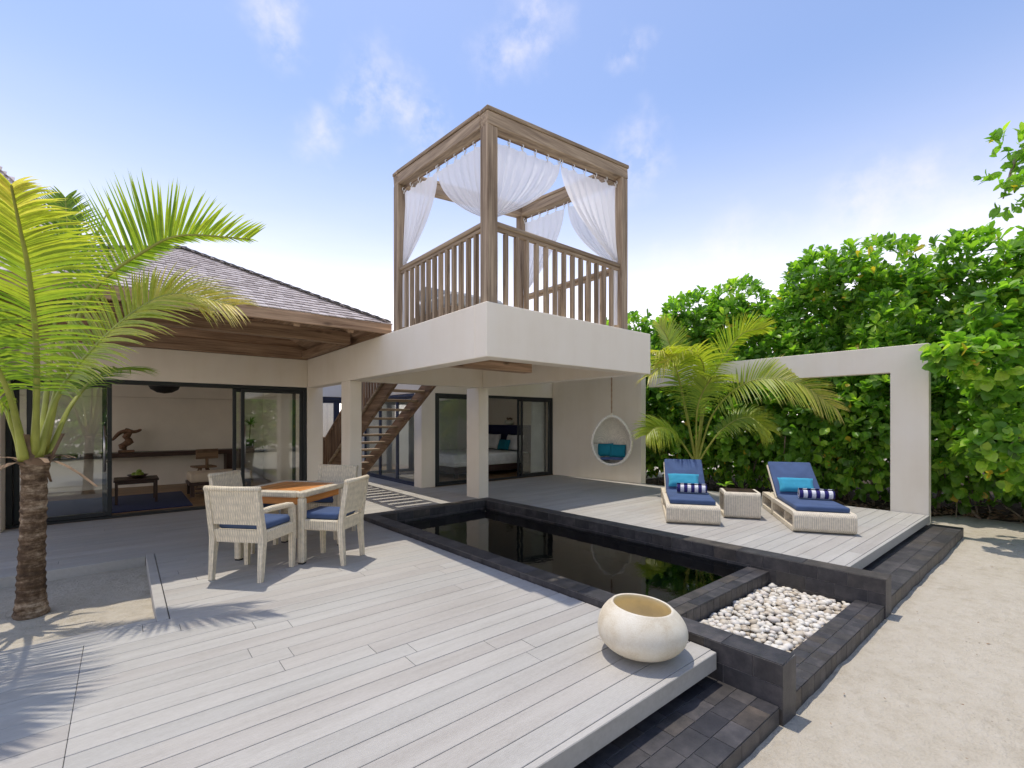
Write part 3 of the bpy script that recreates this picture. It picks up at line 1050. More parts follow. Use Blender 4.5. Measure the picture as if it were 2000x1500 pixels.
    for x in (-1.15, -0.45, 0.25, 0.95, 1.65, 2.32):
        yr = min(8.2, 6.1 + (2.85 - x) if x > 0.65 else 8.2)
        m = MB().bar((x, 6.11, 2.722), (x, yr, 2.722 + (yr - 6.11) * 0.523), 0.075, 0.15, b=0.006)
        m.build('rafter', 'eave_y', villa)
    part('rafter', 'eave_y', villa, (2.60, 2.728, 7.37, 9.36, 2.67, 2.80))
    # ---- low roof over the right wing
    m = MB().add([(4.62, 6.13, 2.80), (9.15, 6.13, 2.80), (9.15, 9.5, 3.55), (4.62, 9.5, 3.55), (9.15, 12.9, 2.80), (4.62, 12.9, 2.80),
                  (4.62, 6.13, 2.70), (9.15, 6.13, 2.70), (9.15, 9.5, 3.45), (4.62, 9.5, 3.45), (9.15, 12.9, 2.70), (4.62, 12.9, 2.70)],
                 [(0, 1, 2, 3), (3, 2, 4, 5), (7, 6, 9, 8), (8, 9, 11, 10), (0, 6, 7, 1), (5, 4, 10, 11), (1, 7, 8, 2), (2, 8, 10, 4), (6, 0, 3, 9), (9, 3, 5, 11)])
    m.build('roof', 'white_paint', villa)  # unseen white finish, chosen to bounce light onto the shaded deck
    # ---- tall main roof behind the pyramid
    vs = [(-2.9, 13.8, 7.4), (-4.6, 10.56, 2.87), (1.3, 10.56, 2.87), (1.3, 16.5, 2.87), (-4.6, 16.5, 2.87)]
    r2 = MB().add(vs, [(0, 1, 2), (0, 2, 3), (0, 3, 4), (0, 4, 1), (4, 3, 2, 1)]).build('roof', 'eave_y', villa)
    V_.clear(); Q_.clear(); T_.clear()
    shingles(vs[1], vs[2], vs[0], 0.12, 0.11)
    shingles(vs[2], vs[3], vs[0], 0.12, 0.11)
    sh = fast_mesh('shingles', np.concatenate(V_), np.concatenate(Q_), np.zeros((0, 3), int), 'shingle', r2, np.concatenate(T_), smooth=False)
    tag(sh, kind='stuff')


build_villa()


# ------------------------------------------------------------------ glazed doors (parts of the villa)
def glazing(x0, x1, z0, z1, at, axis='y', fr=0.055, th=0.05, mat='frame_dark', handle=None, pane=True, inv=False):
    """one framed pane; axis 'y': plane Y=at, running along X"""
    h = holder('door_panel', villa)
    def bx(a, b, c, d, e=th):
        m = MB()
        if axis == 'y':
            m.box(a, b, at - e / 2, at + e / 2, c, d, 0.004)
        else:
            m.box(at - e / 2, at + e / 2, a, b, c, d, 0.004)
        return m
    bx(x0, x0 + fr, z0, z1).build('stile', mat, h)
    bx(x1 - fr, x1, z0, z1).build('stile', mat, h)
    bx(x0 + fr, x1 - fr, z0, z0 + fr * 1.1).build('bottom_rail', mat, h)
    bx(x0 + fr, x1 - fr, z1 - fr, z1).build('top_rail', mat, h)
    if pane:
        bx(x0 + fr, x1 - fr, z0 + fr * 1.1, z1 - fr, 0.008).build('pane', 'glass', h)
    if handle is not None and axis == 'y':
        m = MB()
        m.tube([(handle, at - 0.075, 0.72), (handle, at - 0.075, 1.42)], 0.014, 10)
        for z in (0.86, 1.26):
            m.tube([(handle, at - 0.075, z), (handle + (0.05 if handle < 1 else -0.02), at - 0.02, z)], 0.008, 6)
        m.build('handle', 'steel', h, True)
    return h


def build_glazing():
    # living room: outer frame
    for q in ((-1.25, 2.725, 9.47, 9.62, 2.065, 2.128), (-1.25, 2.725, 9.455, 9.63, -0.02, 0.03), (-1.25, -1.19, 9.47, 9.62, 0.03, 2.065), (2.665, 2.725, 9.47, 9.62, 0.03, 2.065)):
        part('door_frame', 'frame_dark', villa, q, b=0.004)
    glazing(-1.185, -0.19, 0.032, 2.063, 9.585, handle=None)
    glazing(-1.05, -0.13, 0.032, 2.063, 9.52, handle=-0.215)
    glazing(1.62, 2.66, 0.032, 2.063, 9.52)
    glazing(1.50, 2.55, 0.032, 2.063, 9.585, handle=1.68)
    # bedroom
    for q in ((5.442, 9.178, 9.30, 9.43, 2.055, 2.118), (5.442, 9.178, 9.29, 9.44, -0.02, 0.03), (5.442, 5.51, 9.30, 9.43, 0.03, 2.055), (9.11, 9.178, 9.30, 9.43, 0.03, 2.055)):
        part('door_frame', 'frame_dark', villa, q, b=0.004)
    glazing(5.512, 6.95, 0.032, 2.053, 9.335, fr=0.05)
    glazing(8.05, 9.105, 0.032, 2.053, 9.335, fr=0.05)
    glazing(7.98, 9.0, 0.032, 2.053, 9.395, fr=0.05)
    # passage side of the bedroom wing and the end of the passage
    for q in ((5.10, 5.22, 9.625, 12.59, 2.05, 2.118), (5.10, 5.22, 9.625, 12.59, -0.02, 0.03)):
        part('door_frame', 'frame_blue', villa, q, b=0.004)
    for a, b_ in ((9.63, 10.6), (10.605, 11.59), (11.595, 12.58)):
        glazing(a, b_, 0.032, 2.048, 5.16, 'x', 0.045, 0.05, 'frame_blue')
    part('door_frame', 'frame_blue', villa, (3.022, 5.088, 12.62, 12.74, 2.03, 2.118), b=0.004)
    for a, b_ in ((3.03, 3.70), (3.705, 4.40), (4.405, 5.08)):
        glazing(a, b_, 0.0, 2.028, 12.68, 'y', 0.07, 0.06, 'frame_blue')


build_glazing()


# ------------------------------------------------------------------ timber pergola on the terrace
PX0, PX1, PY0, PY1 = 2.78, 5.05, 3.73, 5.83
PTOP = lambda x, y: 4.575 + 0.0825 * (x - PX0) + 0.083 * (y - PY0)


def build_pergola():
    pg = thing('pergola', 'square weathered timber pergola frame with railings on the roof terrace', 'pergola')
    w, hb = 0.13, 0.135
    zf = 2.668
    for x, y in ((PX0, PY0), (PX0, PY1 - w), (PX1 - w, PY0), (PX1 - w, PY1 - w)):
        zt = PTOP(x + w / 2, y + w / 2) - hb
        zb = zf if (y < 4 or x < 3) else 2.603
        MB().box(x, x + w, y, y + w, zb if y < 4 else 2.603 if x > 3 else zf, zt, 0.007).build('post', 'timber_z', pg)
    def beam(p, q, mat, name='beam', up=0.0, wd=w, h=hb):
        MB().bar((p[0], p[1], PTOP(*p) - h / 2 + up), (q[0], q[1], PTOP(*q) - h / 2 + up), wd, h, b=0.006).build(name, mat, pg)
    beam((PX0, PY0 + w / 2), (PX1, PY0 + w / 2), 'timber_x')
    beam((PX0, PY1 - w / 2), (PX1, PY1 - w / 2), 'timber_x')
    beam((PX0 + w / 2, PY0 + w + 0.002), (PX0 + w / 2, PY1 - w - 0.002), 'timber_y')
    beam((PX1 - w / 2, PY0 + w + 0.002), (PX1 - w / 2, PY1 - w - 0.002), 'timber_y')
    # thin capping boards, a little proud
    beam((PX0 - 0.012, PY0 + w / 2), (PX1 + 0.012, PY0 + w / 2), 'timber_x', 'cap_board', 0.044, w + 0.024, 0.042)
    beam((PX0 - 0.012, PY1 - w / 2), (PX1 + 0.012, PY1 - w / 2), 'timber_x', 'cap_board', 0.044, w + 0.024, 0.042)
    beam((PX0 + w / 2, PY0 + w + 0.014), (PX0 + w / 2, PY1 - w - 0.014), 'timber_y', 'cap_board', 0.044, w + 0.024, 0.042)
    beam((PX1 - w / 2, PY0 + w + 0.014), (PX1 - w / 2, PY1 - w - 0.014), 'timber_y', 'cap_board', 0.044, w + 0.024, 0.042)
    # railings
    def rail(p, q, axis, n):
        MB().bar((*p, 3.492), (*q, 3.492), 0.075, 0.052, b=0.012).build('handrail', 'timber_' + axis, pg)
        MB().bar((*p, 3.447), (*q, 3.447), 0.04, 0.034, b=0.003).build('rail', 'timber_' + axis, pg)
        zb = 2.603 if axis == 'y' and p[0] > 4 else 2.667
        for i in range(n):
            t = (i + 1) / (n + 1)
            x, y = p[0] + (q[0] - p[0]) * t, p[1] + (q[1] - p[1]) * t
            a, b_ = (0.021, 0.029) if axis == 'y' else (0.029, 0.021)
            MB().box(x - b_ + 0.004, x + b_ - 0.004, y - a, y + a, zb, 3.430, 0.004).build('baluster', 'timber_z', pg)
    rail((PX0 + 0.055, PY0 + w), (PX0 + 0.055, PY1 - w), 'y', 12)
    rail((PX0 + w, PY0 + 0.055), (PX1 - w, PY0 + 0.055), 'x', 13)
    rail((PX1 - 0.055, PY0 + w), (PX1 - 0.055, PY1 - w), 'y', 6)
    # rods for the curtains
    for p, q in (((PX0 + 0.075, PY0 + w), (PX0 + 0.075, PY1 - w)), ((PX0 + w, PY0 + 0.075), (PX1 - w, PY0 + 0.075)), ((PX1 - 0.075, PY0 + w), (PX1 - 0.075, PY1 - w))):
        MB().tube([(*p, PTOP(*p) - hb - 0.045), (*q, PTOP(*q) - hb - 0.045)], 0.008, 8).build('curtain_rod', 'stair_x', pg, True)


build_pergola()


def curtain(label, a, b, tie, folds, seed, tail=2.72, rings=6, bell=1.7):
    """a sheer panel from rod point a to b (xy), drawn aside to the tie point on a post"""
    root = thing('curtain', label, 'curtain', group='sheer curtains of the pergola')
    rs = random.Random(seed)
    nu, nv = 46, 26
    a, b = V(*a), V(*b)
    d = unit(np.append(b - a, 0))
    nrm = V(-d[1], d[0], 0)
    P = np.zeros((nv, nu, 3))
    ph = rs.uniform(0, 6)
    for j in range(nu):
        u = j / (nu - 1)
        xy = a + (b - a) * u
        zt = PTOP(*xy) - 0.135 - 0.095 - 0.02 * abs(math.sin(u * math.pi * (rings - 1)))
        top = V(xy[0], xy[1], zt)
        tt = V(tie[0], tie[1], tie[2]) + d * (u - 0.5) * 0.05
        for i in range(nv):
            v = i / (nv - 1)
            fh = v ** bell
            fz = v ** 0.95
            # the free edge falls less far before it is drawn in
            p = V(top[0] + (tt[0] - top[0]) * fh, top[1] + (tt[1] - top[1]) * fh, top[2] + (tt[2] - top[2]) * fz)
            amp = 0.032 * (0.35 + 0.65 * math.sin(min(v * 1.4, 1) * math.pi * 0.5)) * (1 - 0.55 * v)
            off = amp * (math.sin(u * folds * 2 * math.pi + ph + 1.5 * v) + 0.4 * math.sin(u * folds * 4.6 * math.pi + ph * 2))
            P[i, j] = p + nrm * off
    MB().grid(P).build('panel', 'sheer', root, True)
    Q = np.zeros((12, 10, 3))
    for j in range(10):
        u = j / 9
        for i in range(12):
            v = i / 11
            wd = 0.05 + 0.05 * v
            Q[i, j] = V(tie[0], tie[1], tie[2] + (tail - tie[2]) * v + 0.01) + d * (u - 0.5) * wd + nrm * 0.018 * math.sin(u * 14 + v * 2 + ph)
    MB().grid(Q).build('tail', 'sheer', root, True)
    for k in range(rings):
        u = k / (rings - 1)
        xy = a + (b - a) * u
        z = PTOP(*xy) - 0.135 - 0.045
        pts = [(xy[0] + nrm[0] * 0.018 * math.cos(t), xy[1] + nrm[1] * 0.018 * math.cos(t), z - 0.012 + 0.024 * math.sin(t)) for t in np.linspace(-1.4, 4.2, 9)]
        pts.insert(0, (xy[0], xy[1], z - 0.07))
        MB().tube(pts, 0.006, 5).build('hook', 'plastic_hook', root, True)


xl, yf, xr_ = PX0 + 0.075, PY0 + 0.075, PX1 - 0.075
curtain('white sheer curtain tied to the left post of the pergola', (xl, 5.68), (xl, 4.83), (xl, 5.66, 3.56), 6, 1, rings=5)
curtain('white sheer curtain drawn to the near corner post, left of it', (xl, 4.80), (xl, 3.88), (xl, 3.87, 3.58), 7, 2, rings=6)
curtain('white sheer curtain drawn to the near corner post, right of it', (3.86, yf), (2.93, yf), (2.92, yf, 3.58), 7, 3, rings=6)
curtain('white sheer curtain tied to the right post of the pergola', (3.90, yf), (4.90, yf), (4.90, yf, 3.56), 7, 4, rings=6)
curtain('white sheer curtain on the far right side, drawn to the back post', (xr_, 4.80), (xr_, 5.68), (xr_, 5.68, 3.55), 6, 5, rings=6)
curtain('white sheer curtain on the far right side, drawn behind the right post', (xr_, 4.72), (xr_, 3.90), (xr_, 3.89, 3.55), 6, 6, rings=5)

# padded daybed on the terrace, only its end shows between the balusters
db = thing('daybed', 'grey padded daybed glimpsed between the balusters of the terrace', 'daybed', (3.25, 5.15, 2.602))
part('base', 'timber_x', db, (-0.27, 0.55, -0.45, 0.5, 0.0, 0.26), b=0.01)
part('mattress', 'grey_fabric', db, (-0.26, 0.54, -0.44, 0.49, 0.262, 0.44), b=0.05)
part('bolster', 'grey_fabric', db, (-0.22, 0.5, 0.28, 0.48, 0.445, 0.66), b=0.08)


# ------------------------------------------------------------------ staircase
def build_stairs():
    s = thing('staircase', 'brown open-tread timber staircase rising to the roof terrace', 'staircase')
    sl = 0.59
    lz = lambda y: sl * (11.07 - y)
    for x, nm in ((4.37, 'stringer'), (3.61, 'stringer')):
        ya, yb = 10.98, 7.50
        off = 0.15
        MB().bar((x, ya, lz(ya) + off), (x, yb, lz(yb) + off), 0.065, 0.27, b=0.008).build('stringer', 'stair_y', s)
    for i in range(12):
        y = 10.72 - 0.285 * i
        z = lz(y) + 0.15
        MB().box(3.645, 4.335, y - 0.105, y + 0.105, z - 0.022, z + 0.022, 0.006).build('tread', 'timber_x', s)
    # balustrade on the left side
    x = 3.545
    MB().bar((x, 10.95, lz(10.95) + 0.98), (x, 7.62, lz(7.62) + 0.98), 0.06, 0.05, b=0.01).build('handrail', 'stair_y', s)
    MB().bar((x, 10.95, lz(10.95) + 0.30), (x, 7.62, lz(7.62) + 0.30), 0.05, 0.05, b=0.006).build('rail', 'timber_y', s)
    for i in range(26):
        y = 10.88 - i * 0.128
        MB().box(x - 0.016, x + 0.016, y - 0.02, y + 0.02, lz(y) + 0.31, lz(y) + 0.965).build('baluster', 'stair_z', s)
    MB().box(x - 0.045, x + 0.045, 10.97, 11.06, 0.002, 1.12, 0.01).build('newel_post', 'stair_z', s)


build_stairs()


# ------------------------------------------------------------------ free-standing frame at the deck edge
def build_frame():
    A, B = V(9.81, 1.502), V(9.70, 6.57)
    d = unit(B - A)
    nn = V(d[1], -d[0])
    L = np.linalg.norm(B - A)
    prof = [(0, -0.30), (0.485, -0.30), (0.485, 2.292), (L, 2.292), (L, 2.725), (0, 2.725)]
    vs = []
    for t in (0, 0.20):
        for s_, z in prof:
            p = A + d * s_ + nn * t
            vs.append((p[0], p[1], z))
    n = len(prof)
    fs = [tuple(range(n)), tuple(range(2 * n - 1, n - 1, -1))]
    for i in range(n):
        j = (i + 1) % n
        fs.append((j, i, n + i, n + j))
    o = MB().add(vs, fs).build('garden_frame', 'plaster', None)
    bv = o.modifiers.new('bevel', 'BEVEL')
    bv.width = 0.008
    bv.segments = 2
    tag(o, 'cream plastered open frame standing at the edge of the lounger deck', 'frame')


build_frame()


# ------------------------------------------------------------------ furniture helpers
def taper(m, p, q, w0, w1, b=0.0):
    """square section frustum from p to q"""
    p, q = V(*p), V(*q)
    vs = []
    for c, w in ((p, w0), (q, w1)):
        for sx, sy in ((-1, -1), (1, -1), (1, 1), (-1, 1)):
            vs.append(c + V(sx * w / 2, sy * w / 2, 0))
    return m.add(vs, [(3, 2, 1, 0), (4, 5, 6, 7), (0, 1, 5, 4), (1, 2, 6, 5), (2, 3, 7, 6), (3, 0, 4, 7)])


def softbox(name, mat, parent, x0, x1, y0, y1, z0, z1, r=0.03, seg=3):
    o = MB().box(x0, x1, y0, y1, z0, z1).build(name, mat, parent, True)
    bv = o.modifiers.new('soft', 'BEVEL')
    bv.width = r
    bv.segments = seg
    return o


def cushion_mesh(w, h, t, n=14, seed=0):
    """a filled pillow lying in the x-y plane, corners pulled out"""
    rs = random.Random(seed)
    m = MB()
    for sgn in (1, -1):
        P = np.zeros((n, n, 3))
        for i in range(n):
            for j in range(n):
                u, v = -1 + 2 * i / (n - 1), -1 + 2 * j / (n - 1)
                e = (max(0, 1 - u ** 4) * max(0, 1 - v ** 4)) ** 0.45
                pin = 1 - 0.07 * (1 - abs(u) ** 2) * abs(v) ** 3
                pin2 = 1 - 0.07 * (1 - abs(v) ** 2) * abs(u) ** 3
                z = sgn * t / 2 * e
                z += 0.006 * e * mnoise.noise(Vector((u * 3 + seed, v * 3, sgn)))
                P[i, j] = (u * w / 2 * pin2, v * h / 2 * pin, z)
        if sgn < 0:
            P = P[::-1]
        m.grid(P)
    return m


def place(o, loc, axes):
    """orient an object by its local x, y, z directions"""
    X, Y, Z = [unit(a) for a in axes]
    M = Matrix(((X[0], Y[0], Z[0], loc[0]), (X[1], Y[1], Z[1], loc[1]), (X[2], Y[2], Z[2], loc[2]), (0, 0, 0, 1)))
    o.matrix_world = M
    return o


# ------------------------------------------------------------------ dining set
def chair(label, cat, loc, facing, arms):
    t = thing('dining_chair' if not arms else 'dining_armchair', label, cat, loc, R(facing - 90), 'wicker chairs round the dining table')
    w = 0.56 if arms else 0.45
    hw = w / 2
    fx = hw - 0.028
    for sx in (-1, 1):
        m = MB()
        top = 0.62 if arms else 0.352
        taper(m, (sx * fx, 0.215, 0), (sx * fx, 0.222, 0.352), 0.040, 0.054)
        if arms:
            taper(m, (sx * fx, 0.222, 0.352), (sx * fx, 0.215, top), 0.052, 0.05)
        m.build('leg', 'wicker', t)
        m = MB()
        taper(m, (sx * fx, -0.262, 0), (sx * fx, -0.232, 0.40), 0.040, 0.056)
        taper(m, (sx * fx, -0.232, 0.40), (sx * fx, -0.308, 0.862), 0.056, 0.046)
        m.build('leg', 'wicker', t)
        if arms:
            m = MB().tube([(sx * fx, -0.275, 0.652), (sx * fx, -0.1, 0.655), (sx * fx, 0.14, 0.645), (sx * fx, 0.205, 0.635), (sx * fx, 0.235, 0.61)], [0.026, 0.028, 0.029, 0.028, 0.022], 10)
            m.build('arm', 'wicker', t, True)
    MB().box(-hw + 0.004, hw - 0.004, -0.205, 0.247, 0.352, 0.462, 0.012).build('seat_frame', 'wicker', t)
    # back: apron below the slot, woven panel above it
    lean = lambda z: -0.232 - (z - 0.40) * 0.1645
    def slab(z0, z1, th=0.036):
        vs = []
        for z in (z0, z1):
            for x in (-hw + 0.008, hw - 0.008):
                for e in (-th / 2, th / 2):
                    vs.append((x, lean(z) + e, z))
        return MB().add(vs, [(0, 1, 5, 4), (2, 6, 7, 3), (0, 2, 3, 1), (4, 5, 7, 6), (0, 4, 6, 2), (1, 3, 7, 5)])
    slab(0.355, 0.478).build('back_apron', 'wicker', t)
    slab(0.528, 0.862).build('backrest', 'wicker', t)
    MB().tube([(-hw, lean(0.866), 0.866), (0, lean(0.862) - 0.004, 0.862), (hw, lean(0.866), 0.866)], 0.026, 10).build('top_roll', 'wicker', t, True)
    softbox('seat_cushion', 'navy_fabric', t, -hw + 0.035, hw - 0.035, -0.19, 0.252, 0.463, 0.532, 0.026)
    return t


def build_dining():
    C = (1.49, 5.71, 0.0)
    t = thing('dining_table', 'square wicker dining table with an orange teak slatted top', 'table', C, R(40))
    s = 0.83
    h = s / 2
    bw = 0.085
    for sx in (-1, 1):
        for sy in (-1, 1):
            m = MB().box(sx * (h - 0.04) - 0.037, sx * (h - 0.04) + 0.037, sy * (h - 0.04) - 0.037, sy * (h - 0.04) + 0.037, 0.012, 0.69, 0.014)
            lg = m.build('leg', 'wicker', t)
            MB().box(sx * (h - 0.04) - 0.028, sx * (h - 0.04) + 0.028, sy * (h - 0.04) - 0.028, sy * (h - 0.04) + 0.028, 0.0, 0.012).build('foot', 'frame_dark', lg)
    for q in ((-h, h, -h, -h + bw), (-h, h, h - bw, h)):
        MB().box(*q, 0.692, 0.757, 0.022).build('border', 'wicker', t)
    for q in ((-h, -h + bw, -h + bw + 0.001, h - bw - 0.001), (h - bw, h, -h + bw + 0.001, h - bw - 0.001)):
        MB().box(*q, 0.692, 0.757, 0.022).build('border', 'wicker', t)
    for q in ((-h + 0.05, h - 0.05, -h + 0.045, -h + 0.065), (-h + 0.05, h - 0.05, h - 0.065, h - 0.045)):
        MB().box(*q, 0.615, 0.690, 0.002).build('apron', 'teak_x', t)
    for q in ((-h + 0.045, -h + 0.065, -h + 0.067, h - 0.067), (h - 0.065, h - 0.045, -h + 0.067, h - 0.067)):
        MB().box(*q, 0.615, 0.690, 0.002).build('apron', 'teak_y', t)
    n = 10
    w = (s - 2 * bw) / n
    for i in range(n):
        y = -h + bw + i * w
        MB().box(-h + bw + 0.002, h - bw - 0.002, y + 0.005, y + w - 0.005, 0.736, 0.755, 0.002).build('slat', 'teak_x', t)
    chair('white wicker armchair nearest the viewer, its back turned to us', 'chair', (1.005, 5.185, 0.002), 42, True)
    chair('armless white wicker chair at the right side of the teak table', 'chair', (1.735, 5.165, 0.002), 130, False)
    chair('white wicker armchair behind the teak table, backed by the column', 'chair', (2.05, 6.28, 0.002), 222, True)
    chair('armless white wicker chair at the far left of the teak table', 'chair', (1.13, 6.22, 0.002), 310, False)


build_dining()


# ------------------------------------------------------------------ loungers
def loop_band(x0, x1, z0, z1, r, th, y0, y1, n=6):
    """rounded rectangular band in the x-z plane, extruded along y"""
    def ring(a0, a1, c0, c1, rr):
        pts = []
        for cx, cz, s in ((a1 - rr, c0 + rr, -90), (a1 - rr, c1 - rr, 0), (a0 + rr, c1 - rr, 90), (a0 + rr, c0 + rr, 180)):
            for k in range(n + 1):
                t = R(s + 90 * k / n)
                pts.append((cx + rr * math.cos(t), cz + rr * math.sin(t)))
        return pts
    O = ring(x0, x1, z0, z1, r)
    I = ring(x0 + th, x1 - th, z0 + th, z1 - th, max(r - th * 0.6, 0.015))
    k = len(O)
    vs = [(x, y0, z) for x, z in O] + [(x, y1, z) for x, z in O] + [(x, y0, z) for x, z in I] + [(x, y1, z) for x, z in I]
    fs = []
    for i in range(k):
        j = (i + 1) % k
        fs += [(i, k + i, k + j, j), (2 * k + i, 2 * k + j, 3 * k + j, 3 * k + i), (i, j, 2 * k + j, 2 * k + i), (k + i, 3 * k + i, 3 * k + j, k + j)]
    return MB().add(vs, fs)


def lounger(label, loc, rz):
    t = thing('sun_lounger', label, 'sun lounger', loc, rz, 'sun loungers on the deck')
    loop_band(0, 1.20, 0.006, 0.275, 0.075, 0.055, -0.365, 0.365).build('frame', 'wicker_grey', t)
    loop_band(1.202, 1.93, 0.006, 0.275, 0.075, 0.055, -0.365, 0.365).build('rear_frame', 'wicker_grey', t)
    MB().box(0.10, 1.1, -0.30, 0.30, 0.07, 0.075).build('lower_shelf', 'wicker_grey', t)
    MB().box(0.55, 0.59, -0.34, 0.34, 0.062, 0.219).build('divider', 'wicker_grey', t)
    softbox('mattress', 'navy_fabric', t, 0.075, 1.13, -0.315, 0.315, 0.276, 0.348, 0.025)
    a = R(36)
    L = 0.80
    d = V(math.cos(a), 0, math.sin(a))
    nn = V(-math.sin(a), 0, math.cos(a))
    base = V(1.135, 0, 0.285)
    o = MB().obox(base + d * L / 2 + nn * 0.036, (d, V(0, 1, 0), nn), (L / 2, 0.315, 0.036)).build('back_cushion', 'navy_fabric', t, True)
    bv = o.modifiers.new('soft', 'BEVEL')
    bv.width = 0.025
    bv.segments = 3
    MB().obox(base + d * L / 2 - nn * 0.02, (d, V(0, 1, 0), nn), (L / 2 - 0.01, 0.325, 0.0185), 0.008).build('backrest', 'wicker_grey', t)
    for sy in (-1, 1):
        MB().tube([tuple(base + d * 0.6 + V(0, sy * 0.26, -0.02)), (1.80, sy * 0.26, 0.279)], 0.012, 6).build('strut', 'frame_dark', t)
    return t, d, nn, base


def to_world(loc, rz, p):
    c, s = math.cos(rz), math.sin(rz)
    return V(loc[0] + p[0] * c - p[1] * s, loc[1] + p[0] * s + p[1] * c, loc[2] + p[2])


def dir_world(rz, p):
    c, s = math.cos(rz), math.sin(rz)
    return V(p[0] * c - p[1] * s, p[0] * s + p[1] * c, p[2])


def towel_mesh(L, r):
    m = MB()
    n = 28
    P = []
    for k in range(n * 2 + 8):
        t = 2 * math.pi * k / n
        rr = r * (0.30 + 0.70 * k / (n * 2 + 7))
        P.append((rr * math.cos(t), rr * math.sin(t)))
    xs = np.linspace(-L / 2, L / 2, 15)
    G = np.zeros((len(xs), len(P), 3))
    for i, x in enumerate(xs):
        for j, (a, b) in enumerate(P):
            w = 1 + 0.012 * math.sin(x * 40 + j * 0.3)
            G[i, j] = (x, a * w, b * w * 0.94)
    m.grid(G)
    o = len(m.v)
    return m


def build_lounge():
    for k, (loc, rz, lab, pl, tl, ty) in enumerate((
            ((6.285, 3.515, 0.002), R(35), 'wicker sun lounger with navy mattress, the one farther left by the egg chair', 'teal lumbar pillow on the left lounger', 'blue and white striped towel roll on the left lounger', -0.05),
            ((7.105, 2.12, 0.002), R(33.5), 'wicker sun lounger with navy mattress, nearer the cream frame post', 'teal lumbar pillow on the right lounger', 'blue and white striped towel roll on the right lounger', -0.10))):
        t, d, nn, base = lounger(lab, loc, rz)
        pc = base + d * 0.175 + nn * 0.125 + V(-0.01, 0.03, 0)
        pd = unit(d * 0.9 + V(0, 0, 0.45))
        pn = unit(np.cross(V(0, 1, 0), pd)) * -1
        if pn[0] > 0:
            pn = -pn
        p = cushion_mesh(0.50, 0.25, 0.13, seed=k).build('lumbar_pillow', 'teal_fabric', None, True)
        place(p, to_world(loc, rz, pc), (dir_world(rz, V(0, -1, 0)), dir_world(rz, pd), dir_world(rz, pn)))
        tag(p, pl, 'pillow', 'teal pillows on the loungers')
        w = towel_mesh(0.44, 0.083).build('rolled_towel', 'striped_towel', None, True)
        sm = w.modifiers.new('thick', 'SOLIDIFY')
        sm.thickness = 0.008
        wc = to_world(loc, rz, V(0.70, ty, 0.348 + 0.080))
        place(w, wc, (dir_world(rz, V(-0.08, -1, 0)), dir_world(rz, V(1, -0.08, 0)), V(0, 0, 1)))
        tag(w, tl, 'towel', 'rolled towels on the loungers')
    rz = R(34)
    t = thing('side_table', 'low square wicker side table between the two loungers', 'side table', (7.24, 3.25, 0.002), rz)
    loop_band(0, 0.50, 0.004, 0.40, 0.06, 0.05, -0.255, 0.255).build('frame', 'wicker_grey', t)
    MB().box(0.055, 0.445, -0.215, 0.215, 0.4005, 0.4035).build('inset_top', 'dark_wood_x', t)
    MB().box(0.24, 0.26, -0.2, 0.2, 0.055, 0.349).build('divider', 'wicker_grey', t)


build_lounge()


# ------------------------------------------------------------------ hanging egg chair
def build_egg():
    loc = (8.22, 6.50, 0.0)
    rz = R(218 - 90)
    t = thing('egg_chair', 'white wicker egg chair hanging from a rope by the end wall', 'hanging chair', loc, rz)
    zc, a = 1.03, 0.415
    def rim(th, k=1.0):
        c, s = math.cos(th), math.sin(th)
        z = s * (0.56 if s > 0 else 0.485)
        w = a * (1.0 - 0.20 * max(0, s) ** 1.5)
        return c * w * k, zc + z * k
    nu, nv = 40, 12
    P = np.zeros((nv, nu + 1, 3))
    for i in range(nv):
        s = i / (nv - 1)
        k = math.cos(s * math.pi / 2)
        dep = math.sin(s * math.pi / 2) * 0.44
        for j in range(nu + 1):
            x, z = rim(2 * math.pi * j / nu, max(k, 0.02))
            P[i, j] = (x, 0.20 - dep - 0.05 * (1 - k), z - 0.10 * math.sin(s * math.pi / 2) * (1 if z < zc else 0.5) - 0.03 * s)
    o = MB().grid(P).build('shell', 'wicker_white', t, True)
    sm = o.modifiers.new('thick', 'SOLIDIFY')
    sm.thickness = 0.018
    pts = [(rim(2 * math.pi * j / 48)[0], 0.20, rim(2 * math.pi * j / 48)[1]) for j in range(49)]
    MB().tube(pts, 0.032, 10, False).build('rim', 'wicker_white', t, True)
    m = MB()
    Q = np.zeros((10, 14, 3))
    for i in range(10):
        for j in range(14):
            u, v = -1 + 2 * i / 9, -1 + 2 * j / 13
            e = max(0, 1 - u ** 4) ** 0.5 * max(0, 1 - v ** 4) ** 0.5
            Q[i, j] = (v * 0.27, 0.03 + u * 0.16, 0.655 + 0.05 * e)
    m.grid(Q)
    m.build('seat_cushion', 'navy_fabric', t, True)
    rp = [(0, 0.20 + 0.006 * math.sin(k * 1.7), 1.585 + k * 0.062) for k in range(20)]
    MB().tube(rp, [0.016 if k % 2 else 0.012 for k in range(20)], 7).build('rope', 'rope', t, True)
    MB().tube([(0, 0.2, 1.56), (0, 0.2, 1.66)], 0.03, 8).build('ring', 'wicker', t, True)
    for k, (x, y, z, tw, lab) in enumerate(((-0.13, -0.02, 0.835, 0.10, 'teal cushion at the right side inside the egg chair'), (0.14, -0.07, 0.85, -0.12, 'teal cushion at the left side inside the egg chair'))):
        p = cushion_mesh(0.36, 0.30, 0.13, seed=5 + k).build('cushion', 'deep_teal_fabric', None, True)
        place(p, to_world(loc, rz, V(x, y, z)), (dir_world(rz, V(1, tw, 0.05 * (1 - 2 * k))), dir_world(rz, V(0, -0.3, 1)), dir_world(rz, np.cross(V(1, tw, 0), V(0, -0.3, 1)))))
        tag(p, lab, 'cushion', 'teal cushions in the egg chair')


build_egg()


